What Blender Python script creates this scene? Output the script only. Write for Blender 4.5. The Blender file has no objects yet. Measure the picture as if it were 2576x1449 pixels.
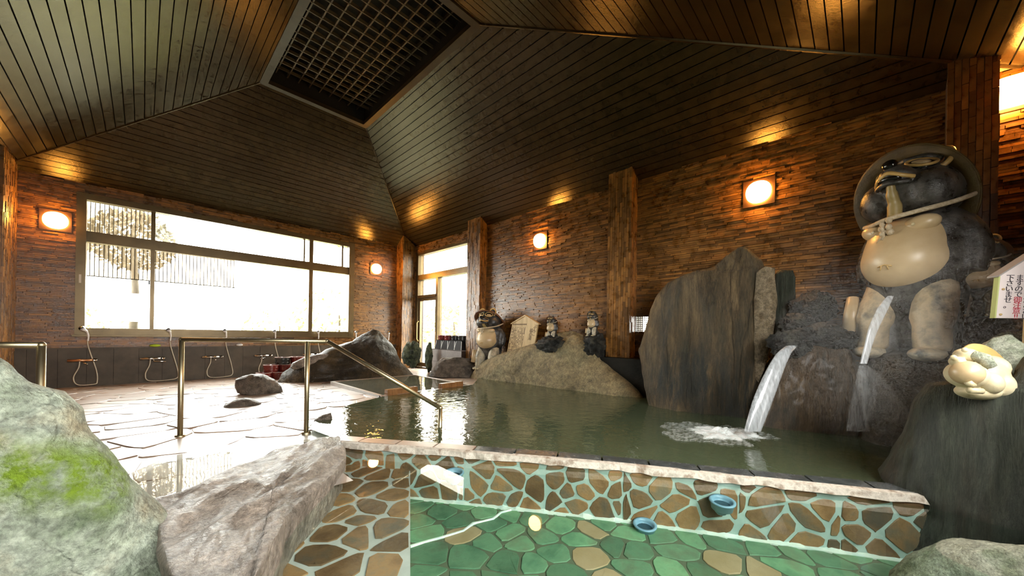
import bpy, math, random
from mathutils import Vector, Matrix, noise

# ------------------------------------------------------------------ camera, sky, exposure
SC = bpy.context.scene
COL = SC.collection
F_PX, CX, Y0 = 905.0, 1288.0, 839.0
YAW, ROLL, CAM_H = math.radians(45.8), math.radians(0.95), 1.0
FW = Vector((math.sin(YAW), math.cos(YAW), 0))
_rt = Vector((math.cos(YAW), -math.sin(YAW), 0)); _up = Vector((0, 0, 1))
RT = _rt * math.cos(ROLL) + _up * math.sin(ROLL)
UP = _up * math.cos(ROLL) - _rt * math.sin(ROLL)
CAM = Vector((0, 0, CAM_H))
cam = bpy.data.cameras.new('camera')
cam.sensor_width = 36.0
cam.lens = F_PX / 2576 * 36
cam.shift_y = (Y0 - 724.5) / 2576
cam.clip_start = 0.05
co = bpy.data.objects.new('camera', cam); COL.objects.link(co)
m = Matrix((RT, UP, -FW)).transposed().to_4x4(); m.translation = CAM
co.matrix_world = m
SC.camera = co
W = bpy.data.worlds.new('overcast_sky'); SC.world = W; W.use_nodes = True
bg = W.node_tree.nodes['Background']
bg.inputs[0].default_value = (1.0, 0.985, 0.95, 1); bg.inputs[1].default_value = 15.0
SC.view_settings.view_transform = 'Standard'; SC.view_settings.look = 'None'
SC.view_settings.gamma = 1; SC.view_settings.use_curve_mapping = False
SC.view_settings.exposure = 0.75

cy = SC.cycles                                           # light paths kept short enough for the room
cy.max_bounces = 6; cy.diffuse_bounces = 3; cy.glossy_bounces = 3; cy.transmission_bounces = 3; cy.transparent_max_bounces = 10; cy.volume_bounces = 0
cy.caustics_reflective = False; cy.caustics_refractive = False; cy.use_adaptive_sampling = True; cy.adaptive_threshold = .08; cy.adaptive_min_samples = 12
XL, XR, YB, YF, ZW = -1.55, 5.32, 9.34, -1.0, 3.38     # room shell
def portal(name, loc, rot, sx, sy):                      # guides the sky's light through a window opening, emits nothing
    l = bpy.data.lights.new(name, 'AREA'); l.shape = 'RECTANGLE'; l.size = sx; l.size_y = sy
    l.cycles.is_portal = True
    o = bpy.data.objects.new(name, l); COL.objects.link(o); o.location = loc; o.rotation_euler = rot
FWIN = (-1.2, 2.9, 1.15, 2.35)                              # unseen front-wall window behind the camera, placed and sized to light the foreground
portal('window_portal', (1.5, YB + .25, 2.05), (math.radians(-90), 0, 0), 4.5, 2.3)
portal('door_portal', (XR + .25, 7.75, 1.6), (0, math.radians(90), 0), 3.2, 2.2)
portal('front_portal', ((FWIN[0] + FWIN[1]) / 2, YF - .25, (FWIN[2] + FWIN[3]) / 2), (math.radians(90), 0, 0), FWIN[1] - FWIN[0], FWIN[3] - FWIN[2])

def ray(px, py): return FW + RT * ((px - CX) / F_PX) - UP * ((py - Y0) / F_PX)
def at_z(px, py, z): d = ray(px, py); return CAM + d * ((z - CAM_H) / d.z)
def at_x(px, py, x): d = ray(px, py); return CAM + d * (x / d.x)
def at_y(px, py, y): d = ray(px, py); return CAM + d * (y / d.y)
def at_d(px, py, k): return CAM + ray(px, py) * k
def lerp(a, b, t): return a + (b - a) * t
def clamp(v, a=0.0, b=1.0): return max(a, min(b, v))

# ------------------------------------------------------------------ materials
def nodes_of(name):
    mt = bpy.data.materials.new(name); mt.use_nodes = True
    nt = mt.node_tree; return mt, nt, nt.nodes['Principled BSDF']
def add(nt, typ, **kw):
    n = nt.nodes.new(typ)
    for k, v in kw.items():
        if k in n.inputs: n.inputs[k].default_value = v
        else: setattr(n, k, v)
    return n
def rgb(c): return (c[0], c[1], c[2], 1)
def mix(nt, fac, a, b, typ='MIX'):
    n = add(nt, 'ShaderNodeMix', data_type='RGBA', blend_type=typ)
    for s, v in ((0, fac), (6, a), (7, b)):
        if hasattr(v, 'is_linked') or hasattr(v, 'links'): nt.links.new(v, n.inputs[s])
        elif s == 0: n.inputs[0].default_value = v
        else: n.inputs[s].default_value = rgb(v)
    return n.outputs[2]
def ramp(nt, src, stops):
    n = add(nt, 'ShaderNodeValToRGB'); nt.links.new(src, n.inputs[0])
    e = n.color_ramp.elements
    while len(e) < len(stops): e.new(0.5)
    for k, (p, c) in zip(e, stops): k.position = p; k.color = rgb(c) if not isinstance(c, float) else (c, c, c, 1)
    return n.outputs[0]
def mat(name, c1, c2=None, c3=None, scale=4.0, stretch=(1, 1, 1), rough=0.5, rough2=None, metallic=0.0, bump=0.0, bscale=18.0, coat=0.0,
        island=0.0, moss=None, spec=0.5, cracks=0.0, crack_scale=2.0, detail=6.0, coat_rough=0.1, bdist=0.02):
    mt, nt, p = nodes_of(name); L = nt.links
    tc = add(nt, 'ShaderNodeTexCoord'); mp = add(nt, 'ShaderNodeMapping'); mp.inputs['Scale'].default_value = stretch
    L.new(tc.outputs['Object'], mp.inputs[0])
    p.inputs['Roughness'].default_value = rough; p.inputs['Metallic'].default_value = metallic
    p.inputs['Specular IOR Level'].default_value = spec
    p.inputs['Coat Weight'].default_value = coat; p.inputs['Coat Roughness'].default_value = coat_rough
    nz = add(nt, 'ShaderNodeTexNoise', Scale=scale, Detail=detail, Roughness=0.6); L.new(mp.outputs[0], nz.inputs[0])
    c2 = c2 or c1
    if c3: colr = ramp(nt, nz.outputs[0], [(0.34, c1), (0.5, c2), (0.66, c3)])
    else: colr = ramp(nt, nz.outputs[0], [(0.36, c1), (0.64, c2)])
    if island:
        g = add(nt, 'ShaderNodeNewGeometry'); oi = add(nt, 'ShaderNodeObjectInfo')
        s = add(nt, 'ShaderNodeMath', operation='ADD'); L.new(g.outputs['Random Per Island'], s.inputs[0]); L.new(oi.outputs['Random'], s.inputs[1])
        fr = add(nt, 'ShaderNodeMath', operation='FRACT'); L.new(s.outputs[0], fr.inputs[0])
        var = ramp(nt, fr.outputs[0], [(0.0, (1 - island,) * 3), (0.5, (1.0, 1.0, 1.0)), (1.0, (1 + island, 1 + island * .9, 1 + island * .7))])
        colr = mix(nt, 1.0, colr, var, 'MULTIPLY')
    ht = None
    if bump:
        bz = add(nt, 'ShaderNodeTexNoise', Scale=bscale, Detail=8.0, Roughness=0.65); L.new(mp.outputs[0], bz.inputs[0]); ht = bz.outputs[0]
    if cracks:
        v = add(nt, 'ShaderNodeTexVoronoi', feature='DISTANCE_TO_EDGE', Scale=crack_scale)
        wob = add(nt, 'ShaderNodeVectorMath', operation='MULTIPLY_ADD'); L.new(nz.outputs[1], wob.inputs[0]); wob.inputs[1].default_value = (.5, .5, .5); L.new(mp.outputs[0], wob.inputs[2])
        L.new(wob.outputs[0], v.inputs[0])
        ck = ramp(nt, v.outputs[0], [(0.0, 0.0), (0.03, 1.0)])
        colr = mix(nt, cracks, colr, ck, 'MULTIPLY')
    if moss:
        at = add(nt, 'ShaderNodeAttribute', attribute_name='moss')
        n2 = add(nt, 'ShaderNodeTexNoise', Scale=9.0, Detail=8.0); L.new(tc.outputs['Object'], n2.inputs[0])
        mu = add(nt, 'ShaderNodeMath', operation='MULTIPLY'); L.new(at.outputs['Fac'], mu.inputs[0]); L.new(ramp(nt, n2.outputs[0], [(.33, 0.0), (.55, 1.0)]), mu.inputs[1])
        colr = mix(nt, mu.outputs[0], colr, moss)
    if rough2 is not None:
        rr = ramp(nt, nz.outputs[0], [(.4, float(rough)), (.6, float(rough2))]); L.new(rr, p.inputs['Roughness'])
    L.new(colr, p.inputs['Base Color'])
    if ht is not None:
        b = add(nt, 'ShaderNodeBump', Strength=bump, Distance=bdist); L.new(ht, b.inputs['Height']); L.new(b.outputs[0], p.inputs['Normal'])
    return mt
def clear_mat(name, tint, ior=1.33, bump=0.0, bscale=8.0, body=None, body_fac=0.0, rough=0.0, bdist=.02, stretch=(1, 1, 1)):
    """Thin clear surface: what lies behind shows through, Fresnel mirror on top, optional cloudy body."""
    mt = bpy.data.materials.new(name); mt.use_nodes = True; nt = mt.node_tree; L = nt.links; nt.nodes.clear()
    out = add(nt, 'ShaderNodeOutputMaterial')
    tr = add(nt, 'ShaderNodeBsdfTransparent'); tr.inputs[0].default_value = rgb(tint)
    gl = add(nt, 'ShaderNodeBsdfGlossy'); gl.inputs['Roughness'].default_value = rough; gl.inputs[0].default_value = (1, 1, 1, 1)
    f0 = ((ior - 1) / (ior + 1)) ** 2                     # Schlick Fresnel, the same from both sides
    lw_ = add(nt, 'ShaderNodeLayerWeight', Blend=.5); pw_ = add(nt, 'ShaderNodeMath', operation='POWER'); pw_.inputs[1].default_value = 5.0; L.new(lw_.outputs['Facing'], pw_.inputs[0])
    fr = add(nt, 'ShaderNodeMath', operation='MULTIPLY_ADD'); L.new(pw_.outputs[0], fr.inputs[0]); fr.inputs[1].default_value = 1 - f0; fr.inputs[2].default_value = f0
    sh = tr.outputs[0]
    if body:
        df = add(nt, 'ShaderNodeBsdfDiffuse'); df.inputs[0].default_value = rgb(body)
        m0 = add(nt, 'ShaderNodeMixShader'); m0.inputs[0].default_value = body_fac
        L.new(sh, m0.inputs[1]); L.new(df.outputs[0], m0.inputs[2]); sh = m0.outputs[0]
    m1 = add(nt, 'ShaderNodeMixShader'); L.new(fr.outputs[0], m1.inputs[0]); L.new(sh, m1.inputs[1]); L.new(gl.outputs[0], m1.inputs[2])
    if bump:
        tc = add(nt, 'ShaderNodeTexCoord'); mp = add(nt, 'ShaderNodeMapping'); mp.inputs['Scale'].default_value = stretch
        L.new(tc.outputs['Object'], mp.inputs[0])
        nz = add(nt, 'ShaderNodeTexNoise', Scale=bscale, Detail=3.0, Roughness=.5, Distortion=.6); L.new(mp.outputs[0], nz.inputs[0])
        b = add(nt, 'ShaderNodeBump', Strength=bump, Distance=bdist); L.new(nz.outputs[0], b.inputs['Height'])
        L.new(b.outputs[0], gl.inputs['Normal']); L.new(b.outputs[0], lw_.inputs['Normal'])
    L.new(m1.outputs[0], out.inputs[0]); return mt
def emit_mat(name, c, s):
    mt, nt, p = nodes_of(name)
    p.inputs['Base Color'].default_value = rgb(c); p.inputs['Emission Color'].default_value = rgb(c); p.inputs['Emission Strength'].default_value = s
    return mt

def rock_mat(name, cols, scale=3.0, stretch=(1, 1, 1), rough=(.5, .7), fine=(.5, 1.35), bump=1.0, bscale=5.0, bdist=.06, crack=0.0, crack_scale=1.5, moss=None, coat=0.0):
    mt, nt, p = nodes_of(name); L = nt.links
    tc = add(nt, 'ShaderNodeTexCoord'); mp = add(nt, 'ShaderNodeMapping'); mp.inputs['Scale'].default_value = stretch; L.new(tc.outputs['Object'], mp.inputs[0])
    def nz(s, d=8.0, r=.6, src=mp): n = add(nt, 'ShaderNodeTexNoise', Scale=s, Detail=d, Roughness=r); L.new(src.outputs[0], n.inputs[0]); return n.outputs[0]
    big = nz(scale); col = ramp(nt, big, [(.36, cols[0]), (.50, cols[1]), (.62, cols[2])])
    col = mix(nt, 1.0, col, ramp(nt, nz(scale * 5.3, 6, .7), [(.32, (fine[0],) * 3), (.52, (.95,) * 3), (.70, (fine[1],) * 3)]), 'MULTIPLY')
    col = mix(nt, 1.0, col, ramp(nt, nz(scale * 22, 3, .6), [(.34, (.68,) * 3), (.60, (1.12,) * 3)]), 'MULTIPLY')
    h1, h2, h3 = nz(bscale, 10, .62), nz(bscale * 4.5, 8, .65), nz(bscale * 16, 4, .6)
    m1 = add(nt, 'ShaderNodeMath', operation='MULTIPLY_ADD'); L.new(h2, m1.inputs[0]); m1.inputs[1].default_value = .35; L.new(h1, m1.inputs[2])
    m2 = add(nt, 'ShaderNodeMath', operation='MULTIPLY_ADD'); L.new(h3, m2.inputs[0]); m2.inputs[1].default_value = .10; L.new(m1.outputs[0], m2.inputs[2]); ht = m2.outputs[0]
    if crack:
        v = add(nt, 'ShaderNodeTexVoronoi', feature='DISTANCE_TO_EDGE', Scale=crack_scale); wob = add(nt, 'ShaderNodeTexNoise', Scale=2.2, Detail=5.0); L.new(mp.outputs[0], wob.inputs[0])
        wa = add(nt, 'ShaderNodeVectorMath', operation='MULTIPLY_ADD'); L.new(wob.outputs[1], wa.inputs[0]); wa.inputs[1].default_value = (.9, .9, .9); L.new(mp.outputs[0], wa.inputs[2]); L.new(wa.outputs[0], v.inputs[0])
        ck = ramp(nt, v.outputs[0], [(0.0, .15), (0.018, 1.0)]); col = mix(nt, crack, col, ck, 'MULTIPLY')
        m3 = add(nt, 'ShaderNodeMath', operation='MULTIPLY_ADD'); L.new(ck, m3.inputs[0]); m3.inputs[1].default_value = .3 * crack; L.new(ht, m3.inputs[2]); ht = m3.outputs[0]
    if moss:
        at = add(nt, 'ShaderNodeAttribute', attribute_name='moss'); mu = add(nt, 'ShaderNodeMath', operation='MULTIPLY', use_clamp=True)
        L.new(at.outputs['Fac'], mu.inputs[0]); L.new(ramp(nt, nz(8.0, 9, .7), [(.38, 0.0), (.56, 1.0)]), mu.inputs[1]); col = mix(nt, mu.outputs[0], col, mix(nt, nz(30, 4), (moss[0] * .4, moss[1] * .4, moss[2] * .4), (moss[0] * 1.5, moss[1] * 1.5, moss[2] * 1.5)))
    L.new(col, p.inputs['Base Color']); rr = ramp(nt, big, [(.4, float(rough[0])), (.6, float(rough[1]))]); L.new(rr, p.inputs['Roughness'])
    p.inputs['Coat Weight'].default_value = coat; p.inputs['Coat Roughness'].default_value = .2
    b = add(nt, 'ShaderNodeBump', Strength=bump, Distance=bdist); L.new(ht, b.inputs['Height']); L.new(b.outputs[0], p.inputs['Normal'])
    return mt
M = {}
M['tile'] = mat('glazed_brown_tile', (.150, .066, .015), (.27, .126, .031), scale=9, rough=.26, rough2=.38, island=.52, bump=.15, bscale=40)
M['grout'] = mat('dark_grout', (.03, .018, .012), (.05, .03, .02), rough=.8)
M['board'] = mat('dark_ceiling_board', (.017, .012, .006), (.026, .018, .009), scale=7, rough=.20, rough2=.26, island=.22, bump=.12, bscale=40, spec=.55)
M['board'].node_tree.nodes['Principled BSDF'].inputs['Specular Tint'].default_value = (1.0, .86, .58, 1)
M['frame_wood'] = mat('ceiling_frame', (.030, .022, .013), (.045, .034, .02), rough=.4, spec=.3)
M['void'] = mat('dark_shaft', (.004, .004, .004), rough=.9)
M['lattice'] = mat('lattice_wood', (.05, .04, .024), (.08, .06, .035), rough=.5)
M['bronze'] = mat('bronze_aluminium', (.10, .068, .028), (.14, .095, .04), rough=.34, metallic=.5)
M['dado'] = mat('grey_brown_dado_tile', (.060, .046, .030), (.095, .074, .050), rough=.5, spec=.3, island=.12, bump=.08)
M['flag'] = mat('red_brown_flagstone', (.24, .13, .075), (.36, .23, .15), (.30, .25, .20), scale=6, rough=.5, rough2=.55, island=.22, bump=.35, bscale=8, bdist=.008, coat=1.0, coat_rough=.33, spec=1.0)
M['floor_grout'] = mat('wet_mortar', (.34, .30, .26), (.46, .42, .37), rough=.5, bump=.2, coat=1.0, coat_rough=.33, spec=1.0)
M['pool_flag'] = mat('brown_pool_flagstone', (.16, .088, .038), (.25, .145, .065), (.15, .12, .08), scale=7, rough=.5, island=.45, bump=.3, bscale=30)
M['deep_flag'] = mat('green_pool_flagstone', (.085, .21, .115), (.14, .30, .165), (.13, .21, .12), scale=5, rough=.5, island=.35, bump=.3, bscale=30)
M['deep_tan'] = mat('tan_pool_flagstone', (.34, .26, .13), (.42, .33, .19), rough=.5, bump=.3)
M['pool_grout'] = mat('pale_pool_grout', (.32, .44, .39), (.44, .57, .51), scale=8, rough=.7)
M['deep_grout'] = mat('dark_pool_grout', (.09, .12, .07), (.12, .15, .09), rough=.7)
M['step_grout'] = mat('grey_step_grout', (.44, .46, .42), (.54, .56, .51), scale=8, rough=.7)
M['pale_line'] = mat('pale_green_line', (.62, .78, .70), (.80, .88, .74), scale=14, rough=.7, bump=.5)  # for the wall's pale foot strip and the painted light line on the bottom
M['slate'] = mat('dark_slate_coping', (.05, .06, .06), (.10, .11, .11), scale=10, rough=.12, rough2=.3, island=.2, bump=.25)
M['coping_lip'] = mat('pale_cement_lip', (.45, .40, .32), (.70, .64, .54), (.32, .24, .17), scale=14, rough=.6, bump=.5)
M['main_water'] = clear_mat('cloudy_green_spring_water', (.35, .42, .30), bump=.32, bscale=11.0, body=(.080, .104, .055), body_fac=.9, bdist=.014)
M['near_water'] = clear_mat('clear_still_water', (.90, .98, .95))
M['basin_water'] = clear_mat('grey_basin_water', (.4, .4, .36), bump=.10, bscale=4, body=(.16, .16, .12), body_fac=.9)
M['film_water'] = clear_mat('puddle_water', (.85, .85, .80), bump=.04, bscale=5, body=(.3, .27, .22), body_fac=.35)
M['glass'] = clear_mat('window_glass', (.96, .98, .97), ior=1.45)
M['steamed'] = clear_mat('steamed_glass', (.80, .80, .74), ior=1.45, body=(.8, .74, .62), body_fac=.25)
M['poly_clear'] = clear_mat('translucent_ribbed_plastic', (.55, .47, .36), ior=1.4, body=(.6, .52, .4), body_fac=.35)
M['rock_tan'] = rock_mat('tan_sandstone', ((.20, .15, .07), (.36, .28, .14), (.28, .24, .13)), scale=2.2, bscale=6, bdist=.05, crack=.3, crack_scale=.9)
M['rock_dark'] = rock_mat('dark_wet_rock', ((.022, .017, .010), (.050, .036, .018), (.105, .070, .028)), scale=2.0, rough=(.4, .6), bscale=7, coat=.05)
M['rock_brown'] = rock_mat('brown_wet_rock', ((.06, .040, .022), (.13, .088, .048), (.065, .052, .035)), scale=3.0, stretch=(1.6, 1.6, .3), rough=(.30, .5), bscale=9, bdist=.04, coat=.12)
M['rock_tall'] = rock_mat('streaked_standing_stone', ((.035, .032, .018), (.115, .080, .038), (.21, .145, .068)), scale=1.9, stretch=(1.7, 1.7, .26), rough=(.55, .7), bscale=4, bdist=.07, crack=.6, crack_scale=.7, moss=(.022, .024, .018))
M['rock_pale'] = rock_mat('pale_face_stone', ((.14, .095, .045), (.34, .27, .17), (.20, .15, .08)), scale=6, bscale=12, bdist=.05)
M['rock_moss'] = rock_mat('mossy_grey_boulder', ((.20, .26, .16), (.46, .52, .41), (.42, .38, .25)), scale=2.6, rough=(.6, .8), bscale=5, bdist=.06, moss=(.17, .27, .012), crack=.3, crack_scale=1.6)
M['rock_slab'] = rock_mat('pale_brown_slab_stone', ((.20, .165, .13), (.40, .335, .27), (.30, .255, .21)), scale=3, rough=(.30, .42), bscale=6, bdist=.06)
M['rock_grey'] = rock_mat('grey_floor_stone', ((.10, .08, .055), (.22, .18, .14), (.06, .05, .038)), scale=3.5, rough=(.3, .5), bscale=7, bdist=.05)
M['rock_green'] = rock_mat('dark_green_streaked_rock', ((.028, .034, .022), (.060, .068, .046), (.050, .046, .028)), scale=4, stretch=(2.2, 2.2, .18), rough=(.45, .6), bscale=6, bdist=.05)
M['rock_pale_green'] = rock_mat('pale_green_stone', ((.30, .31, .22), (.48, .50, .38), (.24, .28, .18)), scale=6, bscale=9, bdist=.03)
M['lava'] = rock_mat('black_lava_rock', ((.010, .011, .010), (.028, .030, .026), (.075, .075, .055)), scale=7, bscale=11, bdist=.08, rough=(.35, .6))
M['lava_moss'] = rock_mat('mossy_lava_rock', ((.02, .028, .02), (.08, .11, .06), (.20, .22, .12)), scale=9, bscale=13, bdist=.07)
M['steel'] = mat('brushed_steel', (.50, .43, .27), (.56, .49, .31), rough=.40, metallic=1.0)
M['chrome'] = mat('chrome', (.82, .82, .80), rough=.1, metallic=1.0)
M['copper'] = mat('worn_copper', (.62, .26, .12), (.70, .36, .18), rough=.3, metallic=.8)
M['hose'] = mat('cream_hose', (.50, .44, .32), (.58, .52, .40), rough=.4)
M['bucket'] = mat('dark_red_lacquer', (.12, .014, .012), (.18, .026, .02), rough=.18, coat=.4)
M['bucket_dark'] = mat('black_lacquer', (.018, .02, .018), (.03, .03, .028), rough=.2, coat=.4)
M['rim'] = mat('pale_pink_rim', (.60, .42, .38), rough=.3)
M['stool'] = mat('black_plastic', (.012, .011, .012), (.02, .018, .018), rough=.6, spec=.2)
M['white'] = mat('white_plastic', (.75, .73, .70), rough=.4)
M['tank'] = mat('grey_granite_tile', (.26, .24, .23), (.36, .335, .32), scale=60, rough=.45, island=.06)
M['dark_glaze'] = mat('dark_brown_ceramic_glaze', (.018, .017, .015), (.048, .045, .040), (.11, .105, .095), scale=11, rough=.25, rough2=.4, bump=.4, bscale=20)
M['cream'] = mat('cream_ceramic', (.47, .34, .18), (.62, .48, .28), scale=2.5, rough=.33, bump=.05)
M['worn'] = mat('worn_pale_ceramic', (.20, .19, .15), (.50, .43, .29), (.12, .13, .12), scale=7, rough=.4, bump=.5)
M['leg_cream'] = mat('stained_cream_ceramic', (.26, .22, .15), (.50, .40, .25), (.16, .15, .12), scale=5, rough=.4, bump=.4)
M['throat_tan'] = mat('tan_ceramic', (.26, .19, .07), (.36, .27, .11), rough=.4)
M['straw'] = mat('brown_straw_hat', (.075, .048, .012), (.12, .078, .022), scale=8, rough=.5, bump=.4, bscale=30)
M['rust_hat'] = mat('rust_brown_hat', (.13, .05, .018), (.20, .085, .03), scale=8, rough=.4, bump=.3)
M['rope'] = mat('pale_rope', (.46, .36, .22), (.66, .56, .40), scale=60, rough=.8, bump=.5, bscale=90)
M['eye_gold'] = mat('gold_eye_rim', (.50, .32, .10), (.62, .42, .16), rough=.3)
M['black'] = mat('black_glaze', (.006, .006, .006), rough=.15)
M['ivory'] = mat('ivory_ceramic', (.52, .44, .26), (.68, .60, .40), scale=5, rough=.4, bump=.2)
M['moss_green'] = mat('bright_moss', (.18, .30, .02), (.30, .42, .05), scale=20, rough=.9, bump=.8, bscale=60)
M['sign_wood'] = mat('pale_sign_wood', (.50, .34, .14), (.66, .47, .22), scale=3, stretch=(6, 6, .6), rough=.5)
M['ink'] = mat('brown_ink', (.10, .05, .015), rough=.6)
M['sign_white'] = mat('white_notice_board', (.80, .70, .66), (.85, .76, .72), rough=.5)
M['sign_edge'] = mat('green_tinted_edge', (.42, .46, .14), rough=.5)
M['sign_roof'] = mat('grey_sign_roof', (.30, .27, .25), (.36, .33, .30), rough=.6)
M['red_ink'] = mat('red_ink', (.60, .03, .05), rough=.5)
M['black_ink'] = mat('black_ink', (.02, .015, .02), rough=.5)
M['wood'] = mat('wet_brown_wood', (.20, .09, .03), (.32, .16, .06), scale=4, stretch=(6, 1, 1), rough=.25, bump=.2)
M['pipe'] = mat('blue_plastic_pipe', (.17, .33, .44), (.24, .42, .52), rough=.35)
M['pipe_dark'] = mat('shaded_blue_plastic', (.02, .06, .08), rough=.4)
def veil_mat(name, colr, dense, thin, power, scale=(9, 9, .8), gloss=.0):
    """Veil of falling droplets: streaky, thinning out towards its edges."""
    mt = bpy.data.materials.new(name); mt.use_nodes = True; nt = mt.node_tree; L = nt.links; nt.nodes.clear(); out = add(nt, 'ShaderNodeOutputMaterial')
    tr = add(nt, 'ShaderNodeBsdfTransparent'); df = add(nt, 'ShaderNodeBsdfDiffuse'); df.inputs[0].default_value = rgb(colr); tl_ = add(nt, 'ShaderNodeBsdfTranslucent'); tl_.inputs[0].default_value = rgb(colr)
    dm = add(nt, 'ShaderNodeMixShader'); dm.inputs[0].default_value = .4; L.new(df.outputs[0], dm.inputs[1]); L.new(tl_.outputs[0], dm.inputs[2]); body = dm.outputs[0]
    if gloss:
        gl = add(nt, 'ShaderNodeBsdfGlossy', Roughness=.2); gm = add(nt, 'ShaderNodeMixShader'); gm.inputs[0].default_value = gloss; L.new(body, gm.inputs[1]); L.new(gl.outputs[0], gm.inputs[2]); body = gm.outputs[0]
    tc = add(nt, 'ShaderNodeTexCoord'); mp = add(nt, 'ShaderNodeMapping'); mp.inputs['Scale'].default_value = scale; L.new(tc.outputs['Object'], mp.inputs[0])
    nz = add(nt, 'ShaderNodeTexNoise', Scale=4.0, Detail=5.0, Roughness=.6); L.new(mp.outputs[0], nz.inputs[0]); st = ramp(nt, nz.outputs[0], [(.36, float(thin)), (.64, float(dense))])
    lw_ = add(nt, 'ShaderNodeLayerWeight', Blend=.5); iv = add(nt, 'ShaderNodeMath', operation='SUBTRACT'); iv.inputs[0].default_value = 1.0; L.new(lw_.outputs['Facing'], iv.inputs[1])
    pw_ = add(nt, 'ShaderNodeMath', operation='POWER'); L.new(iv.outputs[0], pw_.inputs[0]); pw_.inputs[1].default_value = power
    mu = add(nt, 'ShaderNodeMath', operation='MULTIPLY', use_clamp=True); L.new(st, mu.inputs[0]); L.new(pw_.outputs[0], mu.inputs[1])
    ms = add(nt, 'ShaderNodeMixShader'); L.new(mu.outputs[0], ms.inputs[0]); L.new(tr.outputs[0], ms.inputs[1]); L.new(body, ms.inputs[2]); L.new(ms.outputs[0], out.inputs[0]); return mt
M['stream'] = veil_mat('falling_water', (.80, .86, .90), .85, .35, .5, gloss=.12)
M['spray'] = veil_mat('water_spray', (.80, .85, .86), .20, .02, 1.6, scale=(14, 14, 2.0))
M['foam_veil'] = veil_mat('thin_foam', (.85, .92, .90), .9, .0, .3, scale=(4, 9, 4))
M['foam'] = mat('white_foam', (.78, .88, .86), (.95, .98, .97), scale=20, rough=.6, bump=.6, bscale=40)
M['lamp'] = emit_mat('lit_lamp_glass', (1.0, .44, .08), 66.0)
M['lamp_plate'] = mat('lamp_wood_plate', (.03, .013, .005), (.05, .02, .008), rough=.4)
M['leaf'] = mat('garden_foliage', (.52, .53, .16), (.68, .64, .26), scale=6, rough=.6, bump=.5)
M['leaf_dark'] = mat('dark_foliage', (.10, .085, .055), (.20, .17, .11), scale=6, rough=.7)
M['bark'] = mat('tree_bark', (.05, .035, .02), (.09, .07, .045), rough=.8, bump=.6)
M['lawn'] = mat('garden_gravel', (.16, .15, .11), (.24, .24, .15), scale=2, rough=.9)
M['soap_green'] = mat('green_soap', (.45, .60, .03), rough=.5)
M['hidden_wall'] = mat('plain_brown_wall', (.07, .034, .017), (.11, .055, .027), rough=.5)
M['ledge'] = mat('dark_stone_ledge', (.010, .010, .008), (.022, .020, .015), rough=.7, bump=.5, spec=.2)

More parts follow.
